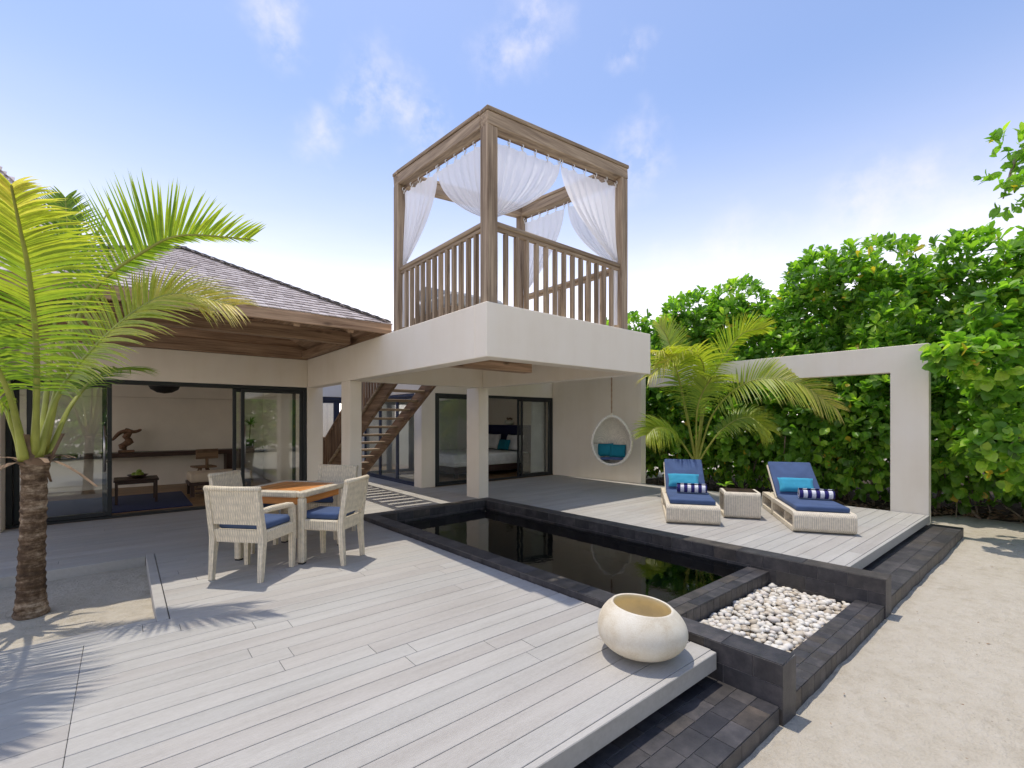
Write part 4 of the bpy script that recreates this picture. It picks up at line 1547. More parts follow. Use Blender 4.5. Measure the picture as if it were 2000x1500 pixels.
# ------------------------------------------------------------------ stone pot
def build_pot():
    t = thing('stone_pot', 'round cream stone pot on the front corner of the deck', 'pot', (2.585, 1.80, 0.0015))
    prof = []
    R0, H = 0.282, 0.33
    for k in range(25):
        a = R(-72 + (72 + 47) * k / 24)
        prof.append((R0 * math.cos(a) ** 0.9, 0.150 + (0.158 if a < 0 else 0.205) * math.sin(a)))
    prof[0] = (prof[0][0], 0.0)
    rt, zt = prof[-1]
    prof = [(0.0, 0.0)] + prof + [(rt - 0.006, zt + 0.007), (rt - 0.018, zt + 0.004)]
    inner = [(rt - 0.022, zt - 0.01), (rt + 0.03, zt - 0.06), (rt + 0.05, zt - 0.12), (rt + 0.02, zt - 0.2), (rt - 0.05, zt - 0.27), (0.0, zt - 0.28)]
    tilt = lambda x, y, z: -0.019 * max(0, (z - 0.12) / 0.19) * (x * 0.77 - y * 0.638) / 0.2
    MB().lathe(prof, 56, shear=tilt).build('body', 'cast_stone', t, True)
    MB().lathe([(rt - 0.018, zt + 0.004)] + inner, 56, shear=tilt).build('inside', 'pot_inside', t, True)


build_pot()


# ------------------------------------------------------------------ living room seen through the open doors
def build_living():
    tag(softbox('rug', 'rug_blue', None, -1.2, 0.95, 9.95, 12.05, -0.003, 0.012, 0.004), 'dark blue rug on the living room floor', 'rug')
    t = thing('coffee_table', 'low dark wooden coffee table standing on the blue rug', 'table', (-0.11, 10.75, 0.013))
    MB().box(-0.02, 0.62, -0.02, 0.62, 0.395, 0.43, 0.006).build('top', 'dark_wood_x', t)
    for x in (0.0, 0.56):
        for y in (0.0, 0.56):
            MB().box(x, x + 0.04, y, y + 0.04, 0.0, 0.394).build('leg', 'dark_wood_z', t)
    MB().box(0.042, 0.558, 0.005, 0.03, 0.35, 0.393).build('rail', 'dark_wood_x', t)
    MB().box(0.042, 0.558, 0.57, 0.595, 0.35, 0.393).build('rail', 'dark_wood_x', t)
    b = thing('fruit_bowl', 'dark bowl of green fruit on the coffee table', 'bowl', (0.21, 11.05, 0.444))
    MB().lathe([(0.0, 0.0), (0.07, 0.0), (0.13, 0.03), (0.16, 0.06), (0.15, 0.06), (0.10, 0.02), (0.0, 0.012)], 20).build('bowl', 'dark_wood_x', b, True)
    for k, (x, y) in enumerate(((-0.05, 0), (0.05, 0.03), (0.0, -0.06), (0.0, 0.06), (0.02, 0.0))):
        MB().lathe([(0.001, 0), (0.035, 0.012), (0.045, 0.04), (0.032, 0.07), (0.001, 0.08)], 12, (x, y, 0.025 + (0.05 if k == 4 else 0))).build('fruit', 'fruit', b, True)
    t = thing('bench', 'cushioned low bench beside the coffee table', 'bench', (0.99, 11.0, -0.003))
    MB().box(0, 1.1, 0, 0.7, 0.22, 0.28, 0.006).build('seat', 'dark_wood_x', t)
    for x in (0.02, 1.0):
        for y in (0.02, 0.6):
            MB().box(x, x + 0.07, y, y + 0.07, 0, 0.219).build('leg', 'dark_wood_z', t)
    for z in (0.06, 0.14):
        MB().box(0.1, 1.0, 0.01, 0.03, z, z + 0.03).build('slat', 'dark_wood_x', t)
    softbox('cushion', 'cream_fabric', t, 0.01, 1.09, 0.01, 0.69, 0.281, 0.46, 0.04)
    t = thing('wall_desk', 'long dark wooden desk shelf along the living room back wall', 'desk', (0, 13.1, -0.004))
    MB().box(-3.6, 2.75, 0.0, 0.48, 0.70, 0.80, 0.005).build('top', 'dark_wood_x', t)
    MB().box(1.93, 2.25, 0.05, 0.46, 0.0, 0.699).build('pedestal', 'dark_wood_z', t)
    MB().box(-2.6, -2.5, 0.05, 0.46, 0.0, 0.699).build('pedestal', 'dark_wood_z', t)
    t = thing('driftwood_sculpture', 'carved driftwood sculpture on the dark desk shelf', 'sculpture', (0.06, 13.33, 0.797))
    MB().box(-0.14, 0.14, -0.07, 0.07, 0.0, 0.05, 0.008).build('plinth', 'driftwood', t)
    body = catmull([(0.0, 0, 0.05), (-0.06, 0, 0.14), (0.05, 0.01, 0.24), (0.0, 0, 0.34), (0.06, 0, 0.44), (-0.02, 0, 0.52)], 16)
    MB().tube(body, [0.012, 0.04, 0.075, 0.085, 0.06, 0.07, 0.085, 0.06, 0.05, 0.075, 0.07, 0.05, 0.06, 0.05, 0.04, 0.02], 9).build('body', 'driftwood', t)
    MB().tube(catmull([(0.03, 0, 0.46), (-0.1, -0.02, 0.44), (-0.24, -0.02, 0.27)], 8), [0.04, 0.045, 0.045, 0.04, 0.04, 0.035, 0.03, 0.02], 8).build('limb', 'driftwood', t)
    MB().tube(catmull([(-0.02, 0, 0.48), (0.14, 0.01, 0.45), (0.26, 0.0, 0.50)], 8), [0.035, 0.04, 0.045, 0.035, 0.035, 0.03, 0.03, 0.015], 8).build('limb', 'driftwood', t)
    t = thing('desk_chair', 'brown swivel chair tucked at the dark desk', 'chair', (1.42, 12.75, -0.003), R(10))
    MB().box(-0.21, 0.21, -0.2, 0.2, 0.43, 0.47, 0.01).build('seat', 'stair_x', t)
    MB().box(-0.22, 0.22, -0.25, -0.22, 0.64, 0.86, 0.01).build('backrest', 'stair_x', t)
    MB().box(-0.03, 0.03, -0.235, -0.21, 0.45, 0.66).build('back_post', 'stair_z', t)
    for sx in (-1, 1):
        for sy in (-1, 1):
            MB().tube([(0.06 * sx, 0.06 * sy, 0.43), (0.2 * sx, 0.2 * sy, 0.0)], 0.02, 7).build('leg', 'stair_z', t)
    t = thing('pendant_lamp', 'black woven round lamp under the living room ceiling', 'lamp', (0.62, 11.3, 2.02))
    MB().lathe([(0.001, 0.0), (0.12, 0.02), (0.22, 0.08), (0.26, 0.17), (0.22, 0.26), (0.10, 0.32), (0.001, 0.33)], 24).build('shade', 'black_weave', t, True)
    MB().tube([(0, 0, 0.33), (0, 0, 0.58)], 0.006, 6).build('cord', 'black_weave', t)
    t = thing('potted_plant', 'spiky potted plant at the right end of the dark desk', 'plant', (2.45, 13.3, 0.797))
    MB().lathe([(0.0, 0), (0.09, 0.0), (0.13, 0.22), (0.12, 0.22), (0.10, 0.18), (0.0, 0.18)], 16).build('pot', 'black_weave', t, True)
    MB().tube([(0, 0, 0.18), (0.02, 0, 0.6)], 0.015, 6).build('stem', 'stem', t)
    rs = np.random.RandomState(4)
    m = MB()
    for k in range(40):
        a, e = rs.uniform(0, 6.28), rs.uniform(-0.2, 1.2)
        d = V(math.cos(a) * math.cos(e), math.sin(a) * math.cos(e), math.sin(e))
        s = unit(np.cross(d, V(0, 0, 1))) * 0.012
        p = V(0.02, 0, 0.6)
        q = p + d * 0.17
        e_ = p + d * 0.32 - V(0, 0, 0.07)
        m.add([p - s, p + s, q + s, q - s, e_], [(0, 1, 2, 3), (3, 2, 4)])
    o = m.build('foliage', 'leaf', t)
    tag(o, kind='stuff')


build_living()


def build_bedroom():
    t = thing('bed', 'white made bed on a dark wooden base in the bedroom', 'bed', (0, 0, -0.003))
    MB().box(6.5, 9.02, 10.15, 12.05, 0.12, 0.30, 0.01).build('base', 'dark_wood_x', t)
    for x in (6.6, 8.8):
        for y in (10.25, 11.9):
            MB().box(x, x + 0.09, y, y + 0.09, 0.0, 0.119).build('leg', 'dark_wood_z', t)
    softbox('mattress', 'white_fabric', t, 6.45, 9.0, 10.08, 12.1, 0.30, 0.60, 0.06)
    softbox('coverlet', 'white_fabric', t, 6.43, 8.55, 10.06, 12.12, 0.36, 0.625, 0.05)
    t2 = MB().box(9.05, 9.18, 10.05, 12.5, 0.0, 1.36, 0.01).build('headboard', 'navy_panel', t)
    for k, (y, lab) in enumerate(((10.55, 'white pillow standing at the near side of the bed'), (11.6, 'white pillow standing at the far side of the bed'))):
        p = cushion_mesh(0.72, 0.48, 0.2, seed=9 + k).build('pillow', 'white_fabric', None, True)
        place(p, (8.83, y, 0.85), ((0, -1, 0), (0.28, 0, 1), (-1, 0, 0.28)))
        tag(p, lab, 'pillow', 'white bed pillows')
    p = cushion_mesh(0.5, 0.32, 0.14, seed=12).build('cushion', 'deep_teal_fabric', None, True)
    place(p, (8.60, 10.75, 0.79), ((0, -1, 0), (0.35, 0, 1), (-1, 0, 0.35)))
    tag(p, 'teal cushion in front of the white bed pillows', 'cushion')
    t = thing('nightstand', 'dark nightstand beside the bed behind the sliding door', 'nightstand', (8.62, 9.66, -0.003))
    MB().box(0, 0.40, 0, 0.36, 0.03, 0.58, 0.006).build('cabinet', 'dark_wood_z', t)
    MB().box(0.0, 0.4, -0.012, -0.001, 0.33, 0.55).build('drawer', 'dark_wood_x', t)
    t = thing('flower_bowl', 'pale round bowl with red flowers above the navy headboard', 'vase', (9.11, 11.1, 1.358))
    MB().lathe([(0.0, 0.0), (0.09, 0.0), (0.16, 0.07), (0.14, 0.14), (0.10, 0.16), (0.09, 0.15), (0.0, 0.1)], 18).build('bowl', 'ceramic', t, True)
    for k in range(7):
        a = k * 0.9
        MB().lathe([(0.001, 0), (0.03, 0.02), (0.025, 0.05), (0.001, 0.06)], 8, (0.07 * math.cos(a), 0.07 * math.sin(a), 0.15 + 0.02 * (k % 2))).build('flower', 'dry_leaf', t, True)
    t = thing('curtain', 'long white curtain gathered behind the right glass of the bedroom', 'curtain', (8.55, 9.56, 0.01))
    n = 60
    P = np.zeros((2, n, 3))
    for j in range(n):
        u = j / (n - 1)
        y = 0.035 * math.sin(u * 2 * math.pi * 9)
        P[0, j] = (0.0 + u * 0.52, y - 0.06, 0.0)
        P[1, j] = (0.03 + u * 0.48, y * 0.8 - 0.06, 2.10)
    MB().grid(P).build('panel', 'white_fabric', t, True)
    MB().tube([(0.0, -0.06, 2.11), (0.55, -0.06, 2.11)], 0.012, 8).build('rail', 'steel', t, True)


build_bedroom()


# ------------------------------------------------------------------ palms
def frond(parent, pts, nl, Lmax, width, droop, tints, seed, roll=0.0, start=0.16, rr=0.0195, lift=0.30, base_mat='rachis', upward=0.0, sides=(1.0, 1.0)):
    rs = np.random.RandomState(seed)
    n = 40
    C = catmull(pts, n)
    T = np.gradient(C, axis=0)
    T /= np.linalg.norm(T, axis=1)[:, None]
    h = C[-1] - C[0]
    h[2] = 0
    h = unit(h)
    S0 = unit(np.cross(h, V(0, 0, 1)))
    rad = [rr * (1 - 0.85 * i / (n - 1)) + 0.003 + (rr * 0.5 * max(0, 1 - i / 5)) for i in range(n)]
    fr = MB().tube(C, rad, 7).build('frond', base_mat, parent, True)
    vs, qs, ts, tn = [], [], [], []
    o = 0
    SEG = 5
    for k in range(nl):
        t = start + (1 - start) * (k + 0.5) / nl
        for sg in (-1, 1):
            tt = min(max(t + rs.uniform(-0.3, 0.3) / nl, 0), 0.999)
            f = tt * (n - 1)
            i = int(f)
            u = f - i
            p = C[i] * (1 - u) + C[i + 1] * u
            tg = unit(T[i] * (1 - u) + T[i + 1] * u)
            S = unit(S0 - tg * np.dot(S0, tg))
            Nn = np.cross(S, tg)
            a = R(roll)
            S, Nn = S * math.cos(a) + Nn * math.sin(a), Nn * math.cos(a) - S * math.sin(a)
            w = (tt - start) / (1 - start)
            ang = R(78 - 46 * w + rs.uniform(-4, 4))
            d = unit(tg * math.cos(ang) + S * sg * math.sin(ang) + Nn * (lift * (1 - 0.5 * w) + rs.uniform(-0.05, 0.05)) + V(0, 0, upward))
            L = Lmax * (0.45 + 0.55 * math.sin(min(1, w / 0.42) * math.pi / 2)) * (1 - 0.62 * max(0, (w - 0.42) / 0.58) ** 1.4) * rs.uniform(0.88, 1.08) * sides[0 if sg < 0 else 1]
            W = width * (0.75 + 0.25 * math.sin(min(1, w / 0.4) * math.pi / 2)) * (1 - 0.4 * max(0, w - 0.5)) * rs.uniform(0.85, 1.1)
            wn = unit(np.cross(d, Nn))
            dr = droop * rs.uniform(0.7, 1.3)
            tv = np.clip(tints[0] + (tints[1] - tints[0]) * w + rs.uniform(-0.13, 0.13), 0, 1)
            ring = []
            for s in range(SEG + 1):
                q = s / SEG
                c = p + d * L * q - V(0, 0, 1) * dr * L * q * q
                ww = W * (0.5 + 0.5 * min(1, q / 0.3)) * (1 - q) ** 0.8
                fold = ww * 0.30
                ring += [c - wn * ww / 2 - Nn * -fold, c, c + wn * ww / 2 + Nn * fold]
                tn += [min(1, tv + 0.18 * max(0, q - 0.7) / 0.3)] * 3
            vs.append(np.array(ring))
            for s in range(SEG):
                b = o + s * 3
                qs += [(b, b + 1, b + 4, b + 3), (b + 1, b + 2, b + 5, b + 4)]
            o += (SEG + 1) * 3
    lf = fast_mesh('leaflets', np.concatenate(vs), np.array(qs), np.zeros((0, 3), int), 'palm_leaf', fr, np.array(tn))
    tag(lf, kind='stuff')
    return fr


def build_palms():
    t = thing('coconut_palm', 'young coconut palm with a ringed trunk standing in the sand bed', 'palm tree')
    n = 30
    C = catmull([(-0.575, 5.455, -0.16), (-0.575, 5.45, 0.25), (-0.56, 5.435, 0.75), (-0.55, 5.425, 1.22)], n)
    rad = []
    for i in range(n):
        q = i / (n - 1)
        r = 0.092 - 0.016 * min(1, q * 1.8) + 0.024 * max(0, 1 - q * 4.5) + (0.012 * max(0, (q - 0.85) / 0.15))
        rad.append(r)
    m = MB()
    nn = 22
    ringpts = []
    rs = np.random.RandomState(2)
    K = 110
    CC = catmull([tuple(c) for c in C], K)
    vs, fs = [], []
    for i in range(K):
        q = i / (K - 1)
        r = np.interp(q, np.linspace(0, 1, n), rad) + 0.007 * (abs(math.sin(i * math.pi / 5.5)) ** 3) + 0.002 * rs.uniform(-1, 1)
        for k in range(nn):
            a = 2 * math.pi * k / nn
            rr = r * (1 + 0.05 * mnoise.noise(Vector((math.cos(a) * 2, math.sin(a) * 2, q * 9))))
            vs.append((CC[i][0] + rr * math.cos(a), CC[i][1] + rr * math.sin(a), CC[i][2] + 0.008 * math.sin(a * 2 + i * 0.3)))
    for i in range(K - 1):
        for k in range(nn):
            k2 = (k + 1) % nn
            fs.append((i * nn + k, i * nn + k2, (i + 1) * nn + k2, (i + 1) * nn + k))
    m.add(vs, fs)
    m.build('trunk', 'palm_trunk', t, True)
    # old leaf bases and husk round the crown
    for k in range(16):
        a = k * 0.72
        d = V(math.cos(a), math.sin(a), 0)
        P = np.zeros((6, 3, 3))
        for i in range(6):
            q = i / 5
            c = V(-0.55, 5.425, 1.13) + d * (0.065 + 0.09 * q + 0.14 * q * q * (k % 3)) + V(0, 0, 0.26 * q - 0.22 * q * q * (k % 3))
            s = unit(np.cross(d, V(0, 0, 1))) * (0.035 + 0.02 * (k % 2)) * (1 - 0.75 * q)
            P[i] = (c - s, c + d * 0.02, c + s)
        MB().grid(P).build('leaf_base', 'husk', t, True)
    F = dict(
        F1=[(-0.546, 5.364, 1.20), (-0.487, 4.886, 1.967), (-0.477, 4.423, 2.461), (-0.484, 4.143, 2.666), (-0.48, 3.802, 2.812)],
        F2=[(-0.524, 5.345, 1.20), (-0.417, 5.309, 1.671), (-0.229, 5.257, 2.036), (0.075, 5.199, 2.433), (0.37, 5.149, 2.632), (0.787, 4.933, 2.551)],
        F3=[(-0.501, 5.417, 1.294), (-0.334, 5.448, 2.199), (-0.171, 5.443, 2.671), (0.139, 5.276, 2.99), (0.406, 5.12, 3.155), (0.885, 4.787, 3.142)],
        F4=[(-0.531, 5.507, 1.22), (-0.488, 5.991, 2.302), (-0.434, 6.466, 3.249), (-0.456, 6.679, 3.792)],
        F6=[(-0.614, 5.381, 1.18), (-0.659, 5.289, 1.444), (-0.731, 5.218, 1.659), (-1.028, 5.27, 1.986), (-1.441, 5.483, 1.936)],
        F7=[(-0.477, 5.489, 1.20), (-0.353, 5.749, 1.642), (-0.155, 6.104, 1.957), (0.126, 6.391, 2.051)],
        F8=[(-0.622, 5.583, 1.20), (-0.867, 6.305, 2.068), (-1.263, 7.154, 2.89), (-1.893, 7.936, 3.163)])
    frond(t, F['F1'], 92, 0.56, 0.032, 0.26, (0.32, 0.85), 1, roll=6)  # first two fronds yellowed further towards the tip to look sunlit
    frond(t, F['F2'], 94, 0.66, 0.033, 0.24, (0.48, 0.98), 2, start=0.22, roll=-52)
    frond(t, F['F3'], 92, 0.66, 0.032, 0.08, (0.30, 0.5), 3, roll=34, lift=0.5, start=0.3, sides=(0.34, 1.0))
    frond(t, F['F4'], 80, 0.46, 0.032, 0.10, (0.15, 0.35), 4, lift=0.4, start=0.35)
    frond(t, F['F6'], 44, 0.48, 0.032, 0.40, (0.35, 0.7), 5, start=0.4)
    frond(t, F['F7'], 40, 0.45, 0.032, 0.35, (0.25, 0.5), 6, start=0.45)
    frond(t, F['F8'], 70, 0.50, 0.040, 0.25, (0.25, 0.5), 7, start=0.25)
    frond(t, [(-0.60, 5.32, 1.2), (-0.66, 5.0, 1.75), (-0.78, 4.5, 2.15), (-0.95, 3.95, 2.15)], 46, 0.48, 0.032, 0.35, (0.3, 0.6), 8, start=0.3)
    MB().tube(catmull([(-0.508, 5.488, 1.22), (-0.296, 5.961, 2.849), (-0.104, 6.063, 3.583)], 16), np.linspace(0.03, 0.004, 16), 6).build('spear_leaf', 'petiole', t, True)

    t = thing('areca_palm', 'small yellow-green palm with arching fronds behind the loungers', 'palm tree')
    MB().tube(catmull([(9.62, 5.30, -0.32), (9.62, 5.30, 0.2), (9.615, 5.30, 0.72)], 8), [0.12, 0.11, 0.10, 0.09, 0.085, 0.08, 0.075, 0.06], 12).build('trunk', 'husk', t, True)
    for k, (nm, pts) in enumerate(PALM2.items()):
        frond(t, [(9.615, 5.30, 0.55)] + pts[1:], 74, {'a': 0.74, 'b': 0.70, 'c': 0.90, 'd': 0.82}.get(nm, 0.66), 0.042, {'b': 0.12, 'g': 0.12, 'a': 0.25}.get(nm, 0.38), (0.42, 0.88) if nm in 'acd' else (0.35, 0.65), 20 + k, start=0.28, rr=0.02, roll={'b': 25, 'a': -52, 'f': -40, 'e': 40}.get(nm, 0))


PALM2 = dict(
    a=[(9.532, 5.282, 0.68), (9.507, 4.847, 1.671), (9.466, 4.102, 2.263), (9.72, 3.372, 2.201), (10.055, 2.834, 1.725)],
    b=[(9.523, 5.289, 0.736), (9.592, 5.036, 2.111), (9.647, 4.731, 2.794), (9.859, 4.426, 3.289), (10.128, 4.073, 3.396)],
    c=[(9.417, 5.312, 0.74), (9.055, 5.222, 1.725), (8.634, 5.182, 2.495), (8.191, 5.159, 2.815), (7.847, 5.185, 2.806)],
    d=[(9.451, 5.284, 0.795), (9.318, 5.004, 2.045), (9.033, 4.851, 2.671), (8.462, 4.935, 2.865), (7.685, 5.189, 2.335)],
    e=[(9.383, 5.34, 0.684), (8.981, 5.414, 1.187), (8.514, 5.541, 1.352), (8.155, 5.579, 1.199)],
    f=[(9.518, 5.227, 0.684), (9.729, 4.793, 1.295), (9.94, 4.358, 1.564), (10.054, 4.004, 1.303)],
    g=[(9.518, 5.357, 0.788), (9.205, 5.488, 2.393), (8.945, 5.573, 3.202), (8.803, 5.691, 3.53)],
    h=[(9.34, 5.245, 0.747), (8.953, 4.917, 1.718), (8.752, 4.564, 2.255), (8.574, 4.322, 2.326)],
)
build_palms()


# ------------------------------------------------------------------ broad-leaved shrubs
PROF = {'spoon': ((0.0, 0.06), (0.28, 0.42), (0.58, 0.92), (0.82, 0.90)), 'round': ((0.0, 0.16), (0.22, 0.82), (0.5, 1.0), (0.8, 0.66))}


def leaves(P, D, Nn, L, W, curl, prof):
    """vectorised leaf blades: returns verts, quads, tris"""
    P, D, Nn = np.asarray(P), np.asarray(D), np.asarray(Nn)
    n = len(P)
    D = D / np.linalg.norm(D, axis=1)[:, None]
    S = np.cross(D, Nn)
    S /= np.linalg.norm(S, axis=1)[:, None] + 1e-9
    Nn = np.cross(S, D)
    out = []
    for s, w in PROF[prof]:
        c = P + D * (L * s)[:, None] - Nn * (curl * L * s * s)[:, None]
        hw = (W * w / 2)[:, None]
        up = Nn * (W * w * 0.16)[:, None]
        out += [c - S * hw + up, c, c + S * hw + up]
    out.append(P + D * L[:, None] - Nn * (curl * L)[:, None])
    A = np.stack(out, 1)
    base = (np.arange(n) * 13)[:, None]
    q = np.concatenate([base + np.array([[r * 3, r * 3 + 1, r * 3 + 4, r * 3 + 3]]) for r in range(3)] + [base + np.array([[r * 3 + 1, r * 3 + 2, r * 3 + 5, r * 3 + 4]]) for r in range(3)])
    tr = np.concatenate([base + np.array([[9, 10, 12]]), base + np.array([[10, 11, 12]])])
    return A.reshape(-1, 3), q, tr


def foliage(parent, blobs, n_ros, seed, per=9, Lr=(0.11, 0.19), aspect=0.42, prof='spoon', face=(-1, 0, 0.35), bias=0.75, tint=(0.15, 0.85), name='foliage', hang=0.0, zmin=0.25):
    rs = np.random.RandomState(seed)
    face = unit(face)
    P_, D_, N_, L_, W_, C_, T_ = [], [], [], [], [], [], []
    vol = np.array([b[3] * b[4] + b[4] * b[5] + b[3] * b[5] for b in blobs])
    vol = vol / vol.sum()
    cnt = 0
    while cnt < n_ros:
        b = blobs[rs.choice(len(blobs), p=vol)]
        d = rs.normal(size=3)
        d /= np.linalg.norm(d)
        if rs.rand() < bias and np.dot(d, face) < -0.1:
            d = -d
        lump = 1 + 0.22 * mnoise.noise(Vector((d[0] * 2.3 + seed, d[1] * 2.3 + b[1], d[2] * 2.3))) + 0.10 * mnoise.noise(Vector((d[0] * 6 + seed, d[1] * 6, d[2] * 6)))
        sh = rs.uniform(0.62, 1.0) ** 0.5 if rs.rand() < 0.6 else rs.uniform(0.9, 1.04)
        c = V(b[0], b[1], b[2]) + d * V(b[3], b[4], b[5]) * lump * sh
        if c[2] < zmin:
            continue
        cnt += 1
        ax = unit(d * 0.75 + V(0, 0, 0.75 - hang) + rs.normal(size=3) * 0.30)
        a = unit(np.cross(ax, V(0.3, 0.2, 0.9)))
        bb = np.cross(ax, a)
        k = rs.randint(per - 2, per + 3)
        ph = rs.uniform(0, 6.28)
        tc = rs.uniform(*tint)
        size = rs.uniform(0.8, 1.15)
        for i in range(k):
            t = ph + i * 2.4
            el = rs.uniform(0.15, 1.15) if i > 2 else rs.uniform(0.9, 1.4)
            dd = (a * math.cos(t) + bb * math.sin(t)) * math.cos(el) + ax * math.sin(el)
            dd = unit(dd - V(0, 0, hang * rs.uniform(0.4, 1.2)))
            nn = ax - dd * np.dot(ax, dd) + rs.normal(size=3) * 0.12
            L = rs.uniform(*Lr) * size * (0.75 if i < 2 else 1.0)
            P_.append(c + dd * 0.012 + ax * rs.uniform(-0.06, 0.03))
            D_.append(dd)
            N_.append(nn)
            L_.append(L)
            W_.append(L * aspect * rs.uniform(0.85, 1.15))
            C_.append(rs.uniform(0.0, 0.28))
            v = np.clip(tc + rs.uniform(-0.15, 0.15), 0, 0.97)
            if rs.rand() < 0.012:
                v = 1.0
            T_.append(v)
    v, q, t = leaves(P_, D_, N_, np.array(L_), np.array(W_), np.array(C_), prof)
    o = fast_mesh(name, v, q, t, 'leaf', parent, np.repeat(np.array(T_), 13))
    tag(o, kind='stuff')
    return o


def stems(parent, base_r, n, h, seed, r0=0.022, name='stem'):
    rs = np.random.RandomState(seed)
    for k in range(n):
        a = rs.uniform(0, 6.28)
        p = V(math.cos(a) * base_r * rs.uniform(0.2, 1), math.sin(a) * base_r * rs.uniform(0.2, 1), -0.04)
        q = p + V(rs.normal() * 0.35, rs.normal() * 0.35, h * rs.uniform(0.7, 1.1))
        mid = (p + q) / 2 + V(rs.normal() * 0.18, rs.normal() * 0.18, 0)
        r = r0 * rs.uniform(0.5, 1.3)
        MB().tube(catmull([p, mid, q], 9), np.linspace(r, r * 0.5, 9), 6).build(name, 'stem', parent, True)


def build_hedge():
    grp = 'shrubs of the tall hedge'
    spots = [(10.9, 9.9, 4.1, 'at the far end, half hidden by the terrace'), (11.3, 8.35, 4.55, 'just right of the terrace corner'), (11.9, 6.9, 4.9, 'behind the small palm'),
             (12.2, 5.35, 5.05, 'above the left half of the cream beam'), (12.35, 3.95, 5.35, 'above the right half of the cream beam'),
             (12.5, 2.65, 5.5, 'tallest, behind the cream frame corner'), (12.75, 1.35, 5.15, 'just right of the cream post'), (13.1, 0.15, 5.2, 'at the right edge of the picture'), (13.2, -1.3, 5.0, 'beyond the right edge, seen in the glass')]
    roots = []
    for k, (x, y, h, where) in enumerate(spots):
        t = thing('shrub', 'tall glossy green shrub of the hedge, ' + where, 'shrub', (x, y, -0.28), 0, grp)
        rs = random.Random(50 + k)
        h += 0.28
        blobs = [(-0.25, 0, h * 0.36, 1.15, 1.0, h * 0.28), (0.1, rs.uniform(-0.2, 0.2), h * 0.62, 1.25, 0.98, h * 0.25), (0.15, rs.uniform(-0.3, 0.3), h - 0.85, 1.05, 0.8, 0.82),
                 (-0.55, rs.uniform(-0.5, 0.5), h * 0.5, 0.75, 0.6, 0.8), (-0.35, rs.uniform(-0.6, 0.6), h * 0.78, 0.6, 0.55, 0.55)]
        foliage(t, blobs, 760, 100 + k, 9, (0.13, 0.26), 0.42, 'spoon', tint=(0.15, 0.9), zmin=0.8)
        low = [(-0.50, 0, h * 0.26, 0.95, 0.95, h * 0.19), (-0.3, 0.1, h * 0.42, 1.1, 0.95, h * 0.2), (0.3, 0, h * 0.18, 0.8, 0.9, h * 0.16), (-0.35, 0, 0.75, 0.85, 0.95, 0.6)]
        foliage(t, low, 560, 200 + k, 5, (0.10, 0.20), 0.78, 'round', tint=(0.1, 0.8), name='lower_foliage', hang=0.9, zmin=0.15)
        stems(t, 0.95, 8, 1.7, 300 + k)
        roots.append(t)
    for k, (x, y) in enumerate(((13.2, 9.3), (13.7, 7.6), (14.2, 5.9), (14.4, 4.3), (14.7, 2.8), (15.0, 1.2), (15.3, -0.4))):
        c = copy_tree(roots[(k * 3 + 2) % len(roots)])
        c.location = (x, y, -0.28)
        c.rotation_euler = (0, 0, R(17 * k - 40))
        c.scale = (1, 1, 0.9)
        c['group'] = 'second row of the hedge'
        c['label'] = 'green shrub of the second row, showing through gaps in the hedge'
    # garden behind the viewer, which the glass mirrors
    for k, (x, y, rz) in enumerate(((-5.5, -6.5, 100), (-3.0, -7.2, 80), (-0.4, -6.6, 95), (2.0, -7.4, 70), (4.4, -6.8, 110), (7.0, -7.0, 85), (9.6, -6.0, 60), (12.2, -3.4, 20), (-1.7, -6.1, 88), (0.9, -6.4, 100), (3.2, -6.2, 75), (5.7, -6.4, 95), (-4.3, -6.3, 105), (8.3, -5.9, 80))):
        c = copy_tree(roots[(k * 2 + 1) % len(roots)])
        c.location = (x * 1.25, y - 4.5 if x < 11 else y, -0.28)
        c.rotation_euler = (0, 0, R(-rz))
        c['group'] = 'shrubs behind the viewer'
        c['label'] = 'green garden shrub across the sand, seen only mirrored in the glass doors'
    return roots


ROOTS = build_hedge()


